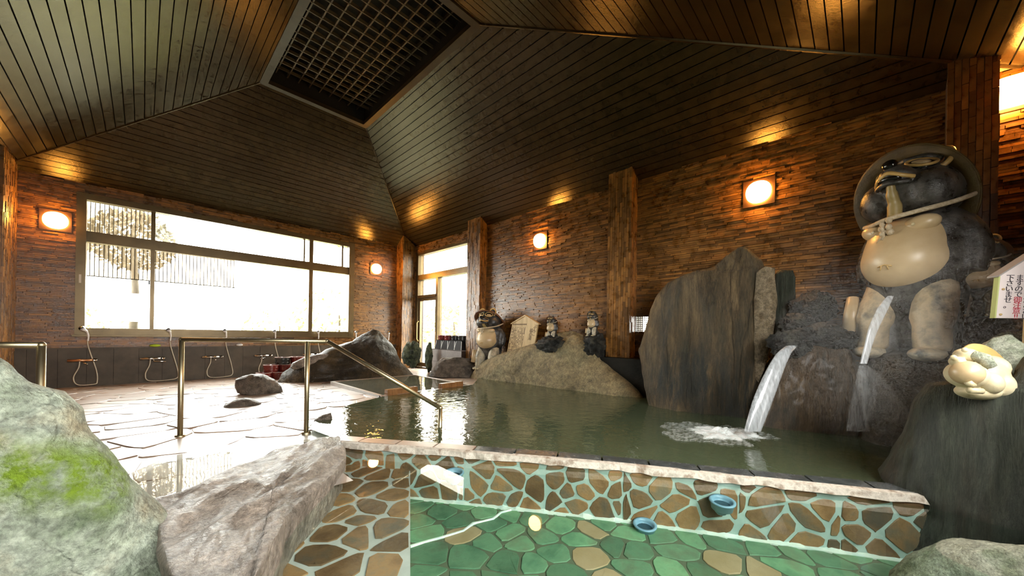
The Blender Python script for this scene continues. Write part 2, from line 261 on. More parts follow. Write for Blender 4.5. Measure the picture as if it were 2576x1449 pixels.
# ------------------------------------------------------------------ building helpers
class MB:
    def __init__(s): s.v = []; s.f = []
    def put(s, vs, fs):
        o = len(s.v); s.v += [Vector(v) for v in vs]; s.f += [tuple(i + o for i in f) for f in fs]; return s
    def box(s, lo, hi):
        (a, b, c), (d, e, f) = lo, hi
        return s.put([(a, b, c), (d, b, c), (d, e, c), (a, e, c), (a, b, f), (d, b, f), (d, e, f), (a, e, f)],
                     [(0, 3, 2, 1), (4, 5, 6, 7), (0, 1, 5, 4), (1, 2, 6, 5), (2, 3, 7, 6), (3, 0, 4, 7)])
    def hexa(s, p):
        return s.put(p, [(0, 3, 2, 1), (4, 5, 6, 7), (0, 1, 5, 4), (1, 2, 6, 5), (2, 3, 7, 6), (3, 0, 4, 7)])
    def prism(s, poly, n):
        k = len(poly); n = Vector(n); poly = [Vector(p) for p in poly]
        return s.put(poly + [p + n for p in poly], [tuple(range(k - 1, -1, -1)), tuple(range(k, 2 * k))] + [(i, (i + 1) % k, k + (i + 1) % k, k + i) for i in range(k)])
    def tube(s, path, r, n=10, caps=True):
        path = [Vector(p) for p in path]; vs = []; fs = []; m_ = len(path)
        rs = r if isinstance(r, (list, tuple)) else [r] * m_
        prev = None
        for i, p in enumerate(path):
            t = (path[min(i + 1, m_ - 1)] - path[max(i - 1, 0)]).normalized()
            if prev is None:
                a = Vector((0, 0, 1)) if abs(t.z) < .9 else Vector((1, 0, 0)); x = t.cross(a).normalized()
            else: x = (prev - t * prev.dot(t)).normalized()
            prev = x; y = t.cross(x)
            for k in range(n):
                q = 2 * math.pi * k / n; vs.append(p + (x * math.cos(q) + y * math.sin(q)) * rs[i])
        for i in range(m_ - 1):
            for k in range(n):
                fs.append((i * n + k, i * n + (k + 1) % n, (i + 1) * n + (k + 1) % n, (i + 1) * n + k))
        if caps: fs += [tuple(range(n - 1, -1, -1)), tuple((m_ - 1) * n + k for k in range(n))]
        return s.put(vs, fs)
    def lathe(s, prof, c, n=24, axis=None):
        """prof: (radius, height) list; axis: direction of height (default z)."""
        ax = Vector(axis or (0, 0, 1)).normalized(); a = Vector((1, 0, 0)) if abs(ax.x) < .9 else Vector((0, 1, 0))
        x = ax.cross(a).normalized(); y = ax.cross(x); c = Vector(c); vs = []; fs = []
        for r, h in prof:
            for k in range(n):
                q = 2 * math.pi * k / n; vs.append(c + ax * h + (x * math.cos(q) + y * math.sin(q)) * max(r, 1e-4))
        for i in range(len(prof) - 1):
            for k in range(n): fs.append((i * n + k, i * n + (k + 1) % n, (i + 1) * n + (k + 1) % n, (i + 1) * n + k))
        return s.put(vs, fs)
    def ball(s, c, r, n=20, rot=None, p=2.0):
        r = Vector((r, r, r)) if isinstance(r, (int, float)) else Vector(r); c = Vector(c); vs = []; fs = []; h = n // 2
        def se(v): return math.copysign(abs(v) ** (2.0 / p), v)
        for i in range(h + 1):
            th = math.pi * i / h
            for k in range(n):
                q = 2 * math.pi * k / n
                v = Vector((se(math.cos(q)) * se(math.sin(th)) * r.x, se(math.sin(q)) * se(math.sin(th)) * r.y, se(math.cos(th)) * r.z))
                vs.append(c + (rot @ v if rot else v))
        for i in range(h):
            for k in range(n): fs.append((i * n + k, (i + 1) * n + k, (i + 1) * n + (k + 1) % n, i * n + (k + 1) % n))
        return s.put(vs, fs)
    def moved(s, mtx): s.v = [mtx @ v for v in s.v]; return s

WLOC = {}
def wl(o): return WLOC.get(o.name, Vector((0, 0, 0))) if o else Vector((0, 0, 0))
def tag(o, label=None, cat=None, group=None, kind=None):
    for k, v in (('label', label), ('category', cat), ('group', group), ('kind', kind)):
        if v: o[k] = v
    return o
def empty(name, loc, label=None, cat=None, group=None, kind=None):
    o = bpy.data.objects.new(name, None); COL.objects.link(o); o.location = loc; o.empty_display_size = .05
    WLOC[o.name] = Vector(loc); return tag(o, label, cat, group, kind)
def build(mb, name, material, parent=None, smooth=False, label=None, cat=None, group=None, kind=None, origin=None, weld=False):
    vs = mb.v
    if parent is not None: base = wl(parent)
    elif origin is not None: base = Vector(origin)
    else:
        lo = Vector((min(v.x for v in vs), min(v.y for v in vs), min(v.z for v in vs))); hi = Vector((max(v.x for v in vs), max(v.y for v in vs), 0))
        base = Vector(((lo.x + hi.x) / 2, (lo.y + hi.y) / 2, lo.z))
    me = bpy.data.meshes.new(name); me.from_pydata([v - base for v in vs], [], mb.f)
    if weld:
        import bmesh
        b = bmesh.new(); b.from_mesh(me); bmesh.ops.remove_doubles(b, verts=b.verts, dist=1e-4); bmesh.ops.recalc_face_normals(b, faces=b.faces); b.to_mesh(me); b.free()
    if smooth: me.polygons.foreach_set('use_smooth', [True] * len(me.polygons))
    me.materials.append(M[material] if isinstance(material, str) else material); me.update()
    o = bpy.data.objects.new(name, me); COL.objects.link(o)
    if parent is not None: o.parent = parent; WLOC[o.name] = base
    else: o.location = base; WLOC[o.name] = base
    return tag(o, label, cat, group, kind)
def blend_mesh(mb, voxel, smooth_iter=6):
    """Fuses overlapping bodies into one continuous skin."""
    me = bpy.data.meshes.new('tmp'); me.from_pydata(mb.v, [], mb.f); o = bpy.data.objects.new('tmp', me); COL.objects.link(o)
    r = o.modifiers.new('r', 'REMESH'); r.mode = 'VOXEL'; r.voxel_size = voxel
    if smooth_iter: s_ = o.modifiers.new('s', 'SMOOTH'); s_.factor = .5; s_.iterations = smooth_iter
    dg = bpy.context.evaluated_depsgraph_get(); e = o.evaluated_get(dg); em = e.to_mesh()
    out = MB(); out.put([v.co.copy() for v in em.vertices], [tuple(p.vertices) for p in em.polygons])
    e.to_mesh_clear(); bpy.data.objects.remove(o); bpy.data.meshes.remove(me)
    return out

# irregular flagstones: Voronoi cells of jittered seeds, shrunk for the joints
def clip(poly, n, d):
    out = []
    for i in range(len(poly)):
        a, b = poly[i], poly[(i + 1) % len(poly)]; da, db = a[0] * n[0] + a[1] * n[1] - d, b[0] * n[0] + b[1] * n[1] - d
        if da <= 0: out.append(a)
        if (da < 0 < db) or (db < 0 < da):
            t = da / (da - db); out.append((a[0] + (b[0] - a[0]) * t, a[1] + (b[1] - a[1]) * t))
    return out
def inside(p, poly):
    c = False
    for i in range(len(poly)):
        a, b = poly[i], poly[i - 1]
        if (a[1] > p[1]) != (b[1] > p[1]) and p[0] < (b[0] - a[0]) * (p[1] - a[1]) / (b[1] - a[1]) + a[0]: c = not c
    return c
def cells(poly, sx, sy, seed, gap, convex=True, keep=None):
    rnd = random.Random(seed); xs = [p[0] for p in poly]; ys = [p[1] for p in poly]; seeds = []
    x0, x1, y0, y1 = min(xs) - sx, max(xs) + sx, min(ys) - sy, max(ys) + sy
    j = 0; y = y0
    while y < y1:
        x = x0 + (sx / 2 if j % 2 else 0)
        while x < x1:
            seeds.append((x + rnd.uniform(-.42, .42) * sx, y + rnd.uniform(-.42, .42) * sy)); x += sx
        y += sy; j += 1
    area = sum(poly[i][0] * poly[(i + 1) % len(poly)][1] - poly[(i + 1) % len(poly)][0] * poly[i][1] for i in range(len(poly)))
    out = []
    for i, s in enumerate(seeds):
        if not convex and not inside(s, poly): continue
        if keep and not keep(s): continue
        c = [(s[0] - 3 * sx, s[1] - 3 * sy), (s[0] + 3 * sx, s[1] - 3 * sy), (s[0] + 3 * sx, s[1] + 3 * sy), (s[0] - 3 * sx, s[1] + 3 * sy)]
        for k, q in enumerate(seeds):
            if k == i or abs(q[0] - s[0]) > 3 * sx or abs(q[1] - s[1]) > 3 * sy: continue
            n = (q[0] - s[0], q[1] - s[1]); l = math.hypot(*n) or 1e-6; n = (n[0] / l, n[1] / l)
            c = clip(c, n, (n[0] * (s[0] + q[0]) + n[1] * (s[1] + q[1])) / 2 - gap / 2 * rnd.uniform(.7, 1.3))
            if len(c) < 3: break
        if len(c) < 3: continue
        if convex:
            for k in range(len(poly)):
                a, b = poly[k], poly[(k + 1) % len(poly)]; n = (b[1] - a[1], a[0] - b[0]); l = math.hypot(*n) or 1e-6
                n = (n[0] / l, n[1] / l)
                if area < 0: n = (-n[0], -n[1])
                c = clip(c, n, n[0] * a[0] + n[1] * a[1] - gap * .3)
                if len(c) < 3: break
        if len(c) < 3: continue
        # soften the corners
        r = []
        for k in range(len(c)):
            a, b = c[k], c[(k + 1) % len(c)]
            r += [(a[0] * .8 + b[0] * .2, a[1] * .8 + b[1] * .2), (a[0] * .2 + b[0] * .8, a[1] * .2 + b[1] * .8)]
        ar = abs(sum(r[k][0] * r[(k + 1) % len(r)][1] - r[(k + 1) % len(r)][0] * r[k][1] for k in range(len(r)))) / 2
        if ar > .12 * sx * sy: out.append(r)
    return out
def stone(poly, frame, thick, parent, material, name='flagstone', rnd=random, bevel=.006, tilt=0.0):
    O, U, V, N = frame; k = len(poly); cx_ = sum(p[0] for p in poly) / k; cy_ = sum(p[1] for p in poly) / k
    ar = sum(poly[i][0] * poly[(i + 1) % k][1] - poly[(i + 1) % k][0] * poly[i][1] for i in range(k))
    if (ar < 0) != (U.cross(V).dot(N) < 0): poly = poly[::-1]
    jit = [(p[0] + rnd.uniform(-1, 1) * .004, p[1] + rnd.uniform(-1, 1) * .004) for p in poly]
    tx, ty = rnd.uniform(-tilt, tilt), rnd.uniform(-tilt, tilt); dz = rnd.uniform(-.25, .25) * thick
    def P(p, h): return O + U * p[0] + V * p[1] + N * (h + (p[0] - cx_) * tx + (p[1] - cy_) * ty)
    def ins(p, e):
        l = math.hypot(p[0] - cx_, p[1] - cy_) or 1; q = max(0, 1 - e / l); return (cx_ + (p[0] - cx_) * q, cy_ + (p[1] - cy_) * q)
    vs = [P(p, -.02) for p in jit] + [P(p, thick + dz - bevel) for p in jit] + [P(ins(p, bevel * 1.6), thick + dz) for p in jit]
    fs = [(i, (i + 1) % k, k + (i + 1) % k, k + i) for i in range(k)] + [(k + i, k + (i + 1) % k, 2 * k + (i + 1) % k, 2 * k + i) for i in range(k)] + [tuple(range(2 * k, 3 * k))]
    mb = MB(); mb.put(vs, fs); return build(mb, name, material, parent)

# rocks: horizontal sections lofted from an outline standing at its own place, with depth in front and behind
def rock(name, outline, P, U, front, back, material, label, cat='rock', nseg=64, nlev=40, amp=.06, freq=1.5, seed=0, cav=.0, pw=2.5, parent=None,
         group=None, prof=.6, moss_line=None, rough_amp=.0, lean=0.0, shear=0.0, aniso=1.0, crag=.5, moss_r=.085):
    P = Vector(P); U = Vector((U[0], U[1], 0)).normalized(); N = Vector((-U.y, U.x, 0))
    if N.dot(P - CAM) < 0: N = -N
    pts = []
    for px, py in outline:
        d = ray(px, py); t = (P - CAM).dot(N) / d.dot(N); q = CAM + d * t; pts.append(((q - P).dot(U), q.z))
    z0 = min(p[1] for p in pts); z1 = max(p[1] for p in pts); vs = []; fs = []; off = Vector((seed * 7.13, seed * 3.7, seed * 1.9))
    size = max(z1 - z0, max(p[0] for p in pts) - min(p[0] for p in pts))
    for j in range(nlev + 1):
        t = j / nlev; t = 1 - (1 - t) ** 1.25; z = lerp(z0 + 1e-3, z1 - 1e-3, t); us = []
        for i in range(len(pts)):
            a, b = pts[i], pts[(i + 1) % len(pts)]
            if (a[1] - z) * (b[1] - z) <= 0 and a[1] != b[1]: us.append(a[0] + (b[0] - a[0]) * (z - a[1]) / (b[1] - a[1]))
        if not us: us = [0, .01]
        ul, ur = min(us), max(us); c, w = (ul + ur) / 2, (ur - ul) / 2
        k_ = max(.05, (1 - t ** 1.8)) ** prof
        for i in range(nseg):
            q = 2 * math.pi * i / nseg; cs, sn = math.cos(q), math.sin(q)
            x = math.copysign(abs(cs) ** (2 / pw), cs) * w; y = math.copysign(abs(sn) ** (2 / pw), sn) * (back if sn > 0 else front) * k_ * min(1, (w / (size * .16)) ** .6)
            v = P + U * (c + x + shear * y) + N * (y + lean * (z - z0)); v.z = z
            dr = (U * (x / (w + 1e-6)) + N * (y / (max(front, back) * k_ + 1e-6)) + Vector((0, 0, t * .8))); dr.normalize()
            va = Vector((v.x, v.y, v.z * aniso)); h = noise.fractal((va * freq + off), 1.0, 2.1, 5) * amp
            h += (noise.ridged_multi_fractal(va * freq * 1.6 + off, 1.0, 2.0, 4, 1.0, 2.0) - 1.2) * amp * .35 * crag + noise.fractal(va * freq * 7 + off, .8, 2.0, 3) * amp * .12
            h -= abs(noise.noise(v * freq * .7 + off * 2)) * cav
            if rough_amp: h += (noise.voronoi(v * freq * 3 + off)[0][0] - .3) * rough_amp
            edge = .45 + .55 * abs(sn)
            vs.append(v + dr * h * edge)
    for j in range(nlev):
        for i in range(nseg): fs.append((j * nseg + i, j * nseg + (i + 1) % nseg, (j + 1) * nseg + (i + 1) % nseg, (j + 1) * nseg + i))
    fs += [tuple(range(nseg - 1, -1, -1)), tuple(nlev * nseg + i for i in range(nseg))]
    mb = MB(); mb.put(vs, fs)
    o = build(mb, name, material, parent, smooth=True, label=label if parent is None else None, cat=cat if parent is None else None, group=group)
    if moss_line:
        at = o.data.attributes.new('moss', 'FLOAT', 'POINT'); ln = [at_d(*p) for p in moss_line]
        for i, v in enumerate(vs):
            best = 9
            for a, b in zip(ln, ln[1:]):
                # distance seen along the surface, ignoring depth towards the camera
                ab = b - a; t = clamp((v - a).dot(ab) / ab.length_squared); dd = v - (a + ab * t); dd -= N * dd.dot(N); best = min(best, dd.length)
            at.data[i].value = clamp(1.6 - best / moss_r)
    return o

# ------------------------------------------------------------------ room shell
RND = random.Random(5)
STEAM = .17
ROFF = [random.Random(77 + i).random() for i in range(97)]
Z3 = Vector((0, 0, 1))
def struct(mb, name, material, parent=None): return build(mb, name, material, parent, kind='structure' if parent is None else None, origin=(0, 0, 0) if parent is None else None)
def holes(lo_u, hi_u, lo_v, hi_v, rects):
    """Splits a wall rectangle into boxes around rectangular openings."""
    us = sorted({lo_u, hi_u, *[r[0] for r in rects], *[r[1] for r in rects]}); vs = sorted({lo_v, hi_v, *[r[2] for r in rects], *[r[3] for r in rects]})
    for a, b in zip(us, us[1:]):
        for c, d in zip(vs, vs[1:]):
            mu, mv = (a + b) / 2, (c + d) / 2
            if not any(r[0] < mu < r[1] and r[2] < mv < r[3] for r in rects): yield a, b, c, d
def tile_field(parent, O, U, N, length, z0, z1, skip=None, single=None, opens=(), vertical=False, seed=1, tl=.227, th=None, step=.016):
    """Thin glazed tiles, each proud by its own amount; the nearest stand as pieces of their own."""
    th = th or (.04 if vertical else .028); rnd = random.Random(seed); mb = MB(); O = Vector(O); U = Vector(U); N = Vector(N); n_single = 0
    unit = {}
    du, dv = (th, tl) if vertical else (tl, th)
    rows = int((z1 - z0) / dv + .5); cols = int(length / du + .5)
    if vertical: du = length / max(1, cols)
    for r in range(-1 if vertical else 0, rows + (1 if vertical else 0)):
        for c in range(-1, cols + 1):
            a = c * du + (0 if vertical else ROFF[r % len(ROFF)] * du); b = a + du
            lo = z0 + r * dv + ((c * .37 % 1) * dv if vertical else 0); hi = lo + dv
            a, b, lo, hi = max(a, 0), min(b, length), max(lo, z0), min(hi, z1)
            for o0, o1, o2, o3 in opens:                      # trim tiles that run into an opening
                if a < o1 and b > o0 and (lo + hi) / 2 > o2 and (lo + hi) / 2 < o3:
                    if a < o0 - .012: b = o0
                    elif b > o1 + .012: a = o1
                    else: a = b
            if b - a < .012 or hi - lo < .012: continue
            if skip and skip((a + b) / 2, (lo + hi) / 2): continue
            pr = .010 + rnd.choice((0, .002, .004, .010, .013)) * step / .011
            g = .0016
            full = (b - a > du - .001) and (hi - lo > dv - .001)
            if single and full and n_single < 300 and single((a + b) / 2, (lo + hi) / 2):
                key = round(pr, 4)
                if key not in unit:
                    t = MB(); hu, hv = (b - a) / 2 - g, (hi - lo) / 2 - g
                    q = [U * -hu + Z3 * -hv, U * hu + Z3 * -hv, U * hu + Z3 * hv, U * -hu + Z3 * hv]
                    t.hexa([p + N * .001 for p in q] + [p + N * pr for p in q]); tm = bpy.data.meshes.new('tile'); tm.from_pydata(t.v, [], t.f); tm.materials.append(M['tile']); unit[key] = tm
                o = bpy.data.objects.new('tile', unit[key]); COL.objects.link(o); o.parent = parent; o.location = O + U * (a + b) / 2 + Z3 * (lo + hi) / 2 - wl(parent); n_single += 1
                continue
            p0 = O + U * (a + g) + Z3 * (lo + g); p1 = O + U * (b - g) + Z3 * (lo + g); p2 = O + U * (b - g) + Z3 * (hi - g); p3 = O + U * (a + g) + Z3 * (hi - g)
            mb.put([p0, p1, p2, p3] + [p + N * pr for p in (p0, p1, p2, p3)], [(4, 5, 6, 7), (0, 1, 5, 4), (1, 2, 6, 5), (2, 3, 7, 6), (3, 0, 4, 7)])
    if mb.v: build(mb, 'tile_field', 'tile', parent, kind='stuff')

base = MB().box((XL - .3, YF - .3, -.75), (XR + .3, YB + .3, -.6))
struct(base, 'floor_substrate', 'floor_grout')

WX0, WX1, WZ0, WZ1 = at_y(205, 660, YB).x, at_y(884, 700, YB).x, .93, 3.17     # big window opening
wb = MB()
for a, b, c, d in holes(XL - .3, XR + .3, -.6, 5.6, [(WX0, WX1, WZ0, WZ1)]): wb.box((a, YB, c), (b, YB + .22, d))
wall_back = struct(wb, 'wall_back', 'grout')
tile_field(wall_back, (XL, YB, 0), (1, 0, 0), (0, -1, 0), XR - XL, .63, ZW + .1, opens=[(WX0 - XL, WX1 - XL, WZ0, WZ1)], seed=2)
dado = struct(MB().box((XL, YB - .03, -.1), (XR, YB, .63)), 'baseboard_back', 'grout')
x = XL
while x < XR - .05:
    b = min(x + .303, XR); build(MB().box((x + .002, YB - .042, -.08), (b - .002, YB - .028, .622)), 'dado_panel', 'dado', dado); x = b
build(MB().box((XL, YB - .055, .622), (XR, YB - .02, .645)), 'dado_cap', 'dado', dado)

DY0, DY1, DZ1 = 6.55, 8.9, 3.17
SW = (2.27, 2.50, 1.05, 1.30)                                                   # little lattice window
wr = MB()
for a, b, c, d in holes(YF - .3, YB + .3, -.6, 5.6, [(DY0, DY1, .02, DZ1), SW]): wr.box((XR, a, c), (XR + .22, b, d))
wall_right = struct(wr, 'wall_right', 'grout')
tile_field(wall_right, (XR, YF, 0), (0, 1, 0), (-1, 0, 0), YB - YF, 0, ZW + .1, seed=3,
           opens=[(DY0 - YF, DY1 - YF, -1, DZ1), (SW[0] - YF, SW[1] - YF, SW[2], SW[3])],
           single=lambda u, v: -.55 < u + YF < .6 and v > 1.75)
wlft = MB().box((XL - .22, YF - .3, -.6), (XL, YB + .3, 5.6)); wall_left = struct(wlft, 'wall_left', 'grout')
tile_field(wall_left, (XL, 5.5, 0), (0, 1, 0), (1, 0, 0), YB - 5.5, 0, ZW + .1, seed=4)
wf = MB()
for a, b, c, d in holes(XL - .3, XR + .3, -.6, 5.6, [FWIN]): wf.box((a, YF - .22, c), (b, YF, d))
wall_front = struct(wf, 'wall_front', 'hidden_wall')
tile_field(wall_front, (3.9, YF, 0), (1, 0, 0), (0, 1, 0), XR - 3.9, 3.12, ZW + .15, seed=6)
wn = empty('unseen_window', (FWIN[0], YF, FWIN[2]), kind='structure')
for a, b in ((FWIN[0], FWIN[0] + .06), (FWIN[1] - .06, FWIN[1]), (.82, .88)): build(MB().box((a, YF - .15, FWIN[2]), (b, YF - .07, FWIN[3])), 'stile', 'bronze', wn)
for c, d in ((FWIN[2], FWIN[2] + .06), (FWIN[3] - .06, FWIN[3])): build(MB().box((FWIN[0], YF - .15, c), (FWIN[1], YF - .07, d)), 'rail', 'bronze', wn)

# tiled pillars
def pillar(x0, x1, y0, y1, z0, z1, label, seed, single=False, faces='xy'):
    p = build(MB().box((x0 + .014, y0 + .014, z0), (x1 - .014, y1 - .014, z1)), 'tiled_pillar', 'grout', label=label, cat='pillar')
    s = (lambda u, v: True) if single else None
    if 'x' in faces: tile_field(p, (x0 + .014, y0, 0), (0, 1, 0), (-1, 0, 0), y1 - y0, z0, z1, vertical=True, seed=seed, single=s, step=.008)
    if 'y' in faces: tile_field(p, (x0, y0 + .014, 0), (1, 0, 0), (0, -1, 0), x1 - x0, z0, z1, vertical=True, seed=seed + 1, single=None, step=.008)
    if 'X' in faces: tile_field(p, (x1 - .014, y0, 0), (0, 1, 0), (1, 0, 0), y1 - y0, z0, z1, vertical=True, seed=seed + 2, step=.008)
    return p
ZP = 3.62
pillar(4.93, XR, 8.98, YB, 0, ZP, 'brown tiled pillar in the far corner between big window and glass door', 11)
pillar(5.10, XR, 5.97, 6.41, 0, ZP, 'brown tiled pillar right of the glass door, beside the white bellied raccoon dog statue', 21)
pillar(5.10, XR, 2.50, 2.89, .66, ZP, 'brown tiled pillar between the pale sandstone mound and the tall standing stone', 31)
pillar(5.08, XR, -.82, -.53, 0, ZP, 'brown tiled pillar behind the big raccoon dog statue', 41, single=True)
pillar(XL, -1.36, 8.55, YB, 0, ZP, 'brown tiled pillar at the left end of the shower wall', 51, faces='yX')

# hipped ceiling of dark boards around a lattice opening
LX0, LX1, LY0, LY1, LZ = 1.32, 2.97, 3.62, 6.96, 5.0
cb = MB()
quads = {'back': ((XL, YB), (XR, YB), (LX1, LY1), (LX0, LY1), 26), 'right': ((XR, YB), (XR, YF), (LX1, LY0), (LX1, LY1), 26),
         'front': ((XR, YF), (XL, YF), (LX0, LY0), (LX1, LY0), 44), 'left': ((XL, YF), (XL, YB), (LX0, LY1), (LX0, LY0), 28)}
for a, b, c, d, n in quads.values():
    q = [Vector((*a, ZW + .04)), Vector((*b, ZW + .04)), Vector((*c, LZ + .04)), Vector((*d, LZ + .04))]
    cb.put(q + [p + Z3 * .05 for p in q], [(0, 1, 2, 3), (7, 6, 5, 4)])
cb.box((LX0 - .2, LY0 - .2, 5.6), (LX1 + .2, LY1 + .2, 5.65))
ceiling = struct(cb, 'ceiling', 'void')
for a, b, c, d, n in quads.values():
    A, B, C_, D_ = Vector((*a, ZW)), Vector((*b, ZW)), Vector((*c, LZ)), Vector((*d, LZ))
    up = (B - A).cross(D_ - A).normalized(); up = up if up.z > 0 else -up
    for i in range(n):
        t0, t1 = (i + .05) / n, (i + .95) / n
        p = [lerp(A, D_, t0), lerp(B, C_, t0), lerp(B, C_, t1), lerp(A, D_, t1)]
        build(MB().hexa(p + [v + up * .02 for v in p]), 'ceiling_board', 'board', ceiling)
for (p, q, r_) in (((XR, YB, ZW), (LX1, LY1, LZ), .02), ((XL, YB, ZW), (LX0, LY1, LZ), .02), ((XR, YF, ZW), (LX1, LY0, LZ), .028)):
    build(MB().tube([Vector(p) - Z3 * .004, Vector(q) - Z3 * .004], r_ * .6, 6), 'hip_strip', 'board', ceiling)
for lo, hi in (((LX0 - .05, LY0 - .05), (LX0 + .05, LY1 + .05)), ((LX1 - .05, LY0 - .05), (LX1 + .05, LY1 + .05)), ((LX0 + .05, LY0 - .05), (LX1 - .05, LY0 + .05)), ((LX0 + .05, LY1 - .05), (LX1 - .05, LY1 + .05))):
    build(MB().box((*lo, LZ - .035), (*hi, LZ + .03)), 'opening_frame', 'frame_wood', ceiling)
for lo, hi in (((LX0 - .02, LY0), (LX0, LY1)), ((LX1, LY0), (LX1 + .02, LY1)), ((LX0, LY0 - .02), (LX1, LY0)), ((LX0, LY1), (LX1, LY1 + .02))):
    build(MB().box((*lo, LZ), (*hi, 5.6)), 'shaft_side', 'void', ceiling)
nx, ny = 9, 19
for i in range(nx):
    x = lerp(LX0, LX1, (i + 1) / (nx + 1)); build(MB().box((x - .009, LY0, 5.22), (x + .009, LY1, 5.27)), 'lattice_bar', 'lattice', ceiling)
for i in range(ny):
    y = lerp(LY0, LY1, (i + 1) / (ny + 1)); build(MB().box((LX0, y - .008, 5.215), (LX1, y + .008, 5.262)), 'lattice_bar', 'lattice', ceiling)

# big window over the showers
wx = lambda px, py=700: at_y(px, py, YB).x
win = empty('window_1', ((WX0 + WX1) / 2, YB, WZ0), kind='structure')
y0_, y1_ = YB - .03, YB + .10
zt0, zt1 = 2.42, 2.60
def bar(lo, hi, nm='frame_bar'): return build(MB().box(lo, hi), nm, 'bronze', win)
xm1a, xm1b, xm2a, xm2b = wx(378), wx(389), wx(777), wx(787)
bar((WX0 - .06, y0_ - .026, WZ0 - .07), (WX0 + .05, y1_, WZ1 + .05)); bar((WX1 - .08, y0_ - .026, WZ0 - .07), (WX1 + .05, y1_, WZ1 + .05))
bar((WX0, y0_ - .02, WZ1 - .05), (WX1, y1_, WZ1 + .05)); bar((WX0, y0_ - .02, WZ0 - .07), (WX1, y1_, WZ0 + .045)); bar((WX0, y0_, zt0), (WX1, y1_, zt1), 'transom')
build(MB().box((WX0 - .08, y0_ - .10, WZ0 - .10), (WX1 + .06, y0_ - .02, WZ0 - .065)), 'sill', 'bronze', win)
for a, b in ((xm1a, xm1b), (xm2a, xm2b)):
    bar((a, y0_ + .02, WZ0), (b, y1_, zt0), 'mullion'); bar((a, y0_ + .02, zt1), (b, y1_, WZ1), 'mullion')
xs = wx(862, 640); bar((xs - .02, y0_ + .03, zt1), (xs + .02, y1_, WZ1), 'mullion'); xs2 = wx(766, 620); bar((xs2 - .015, y0_ + .03, zt1), (xs2 + .015, y1_, WZ1), 'mullion')
for a, b in ((WX0 + .05, xm1a), (xm1b, xm2a), (xm2b, WX1 - .08)): build(MB().box((a, YB + .04, WZ0 + .045), (b, YB + .046, zt0)), 'pane', 'glass', win)
for a, b in ((WX0 + .05, xm1a), (xm1b, xs2 - .015), (xs2 + .015, xm2a), (xm2b, xs - .02), (xs + .02, WX1 - .08)): build(MB().box((a, YB + .04, zt1), (b, YB + .046, WZ1 - .05)), 'pane', 'glass', win)
for px in (380, 780):
    x = wx(px); build(MB().box((x - .035, y0_ - .0, 1.78), (x - .012, y0_ + .03, 1.86)), 'latch', 'black', win)
build(MB().box((WX0 - .02, y0_ - .035, 1.72), (WX0 + .005, y0_ - .018, 1.86)), 'pull', 'hose', win)

# glass door and side light in the right wall
door = empty('door_1', (XR, (DY0 + DY1) / 2, .05), kind='structure')
x0_, x1_ = XR - .02, XR + .12
yy = lambda px, py=800: at_x(px, py, XR).y
yd = yy(1099); z_mid0, z_mid1 = 2.42, 2.56
def dbar(ya, yb_, za, zb, nm='frame_bar', e=0): return build(MB().box((x0_ - e, ya, za), (x1_, yb_, zb)), nm, 'bronze', door)
dbar(DY0, DY1, DZ1 - .06, DZ1 + .02); dbar(DY1 - .10, DY1 + .02, .02, DZ1, 'frame_bar', .006); dbar(DY0 - .02, DY0 + .06, .02, DZ1, 'frame_bar', .006); dbar(DY0, DY1, z_mid0, z_mid1, 'transom', .01); dbar(yd - .045, yd + .045, .02, z_mid0, 'mullion')
dbar(yd, DY1 - .1, 1.93, 2.0, 'door_head'); dbar(DY0, yd, .02, .16); dbar(yd, DY1 - .1, .0, .05, 'threshold')
leaf = build(MB().box((x0_ + .03, yd + .045, .06), (x1_ - .05, yd + .10, 1.93)), 'door_leaf', 'bronze', door)
for lo, hi in (((yd + .10, 1.85), (DY1 - .17, 1.93)), ((yd + .10, .06), (DY1 - .17, .17)), ((DY1 - .17, .06), (DY1 - .10, 1.93))):
    build(MB().box((x0_ + .03, lo[0], lo[1]), (x1_ - .05, hi[0], hi[1])), 'leaf_rail', 'bronze', leaf)
build(MB().box((XR + .04, yd + .10, .17), (XR + .046, DY1 - .17, 1.85)), 'pane', 'glass', leaf)
build(MB().tube([(x0_ + .01, DY1 - .14, .75), (x0_ - .04, DY1 - .14, .80), (x0_ - .04, DY1 - .14, 1.25), (x0_ + .01, DY1 - .14, 1.30)], .012, 8), 'door_handle', 'eye_gold', leaf)
for ya, yb_, za, zb in ((DY0 + .06, DY1 - .1, z_mid1, DZ1 - .06), (DY0 + .06, yd - .045, .16, z_mid0), (yd + .045, DY1 - .1, 2.0, z_mid0)):
    build(MB().box((XR + .04, ya, za), (XR + .046, yb_, zb)), 'pane', 'steamed', door)

# little lattice window near the standing stone
lw = empty('window_2', (XR, (SW[0] + SW[1]) / 2, SW[2]), kind='structure')
for i in range(9):
    y = lerp(SW[0], SW[1], i / 8); build(MB().box((XR + .03, y - .004, SW[2]), (XR + .04, y + .004, SW[3])), 'lattice_bar', 'bronze', lw)
    z = lerp(SW[2], SW[3], i / 8); build(MB().box((XR + .03, SW[0], z - .004), (XR + .04, SW[1], z + .004)), 'lattice_bar', 'bronze', lw)
build(MB().box((XR + .05, SW[0], SW[2]), (XR + .056, SW[1], SW[3])), 'pane', 'glass', lw)

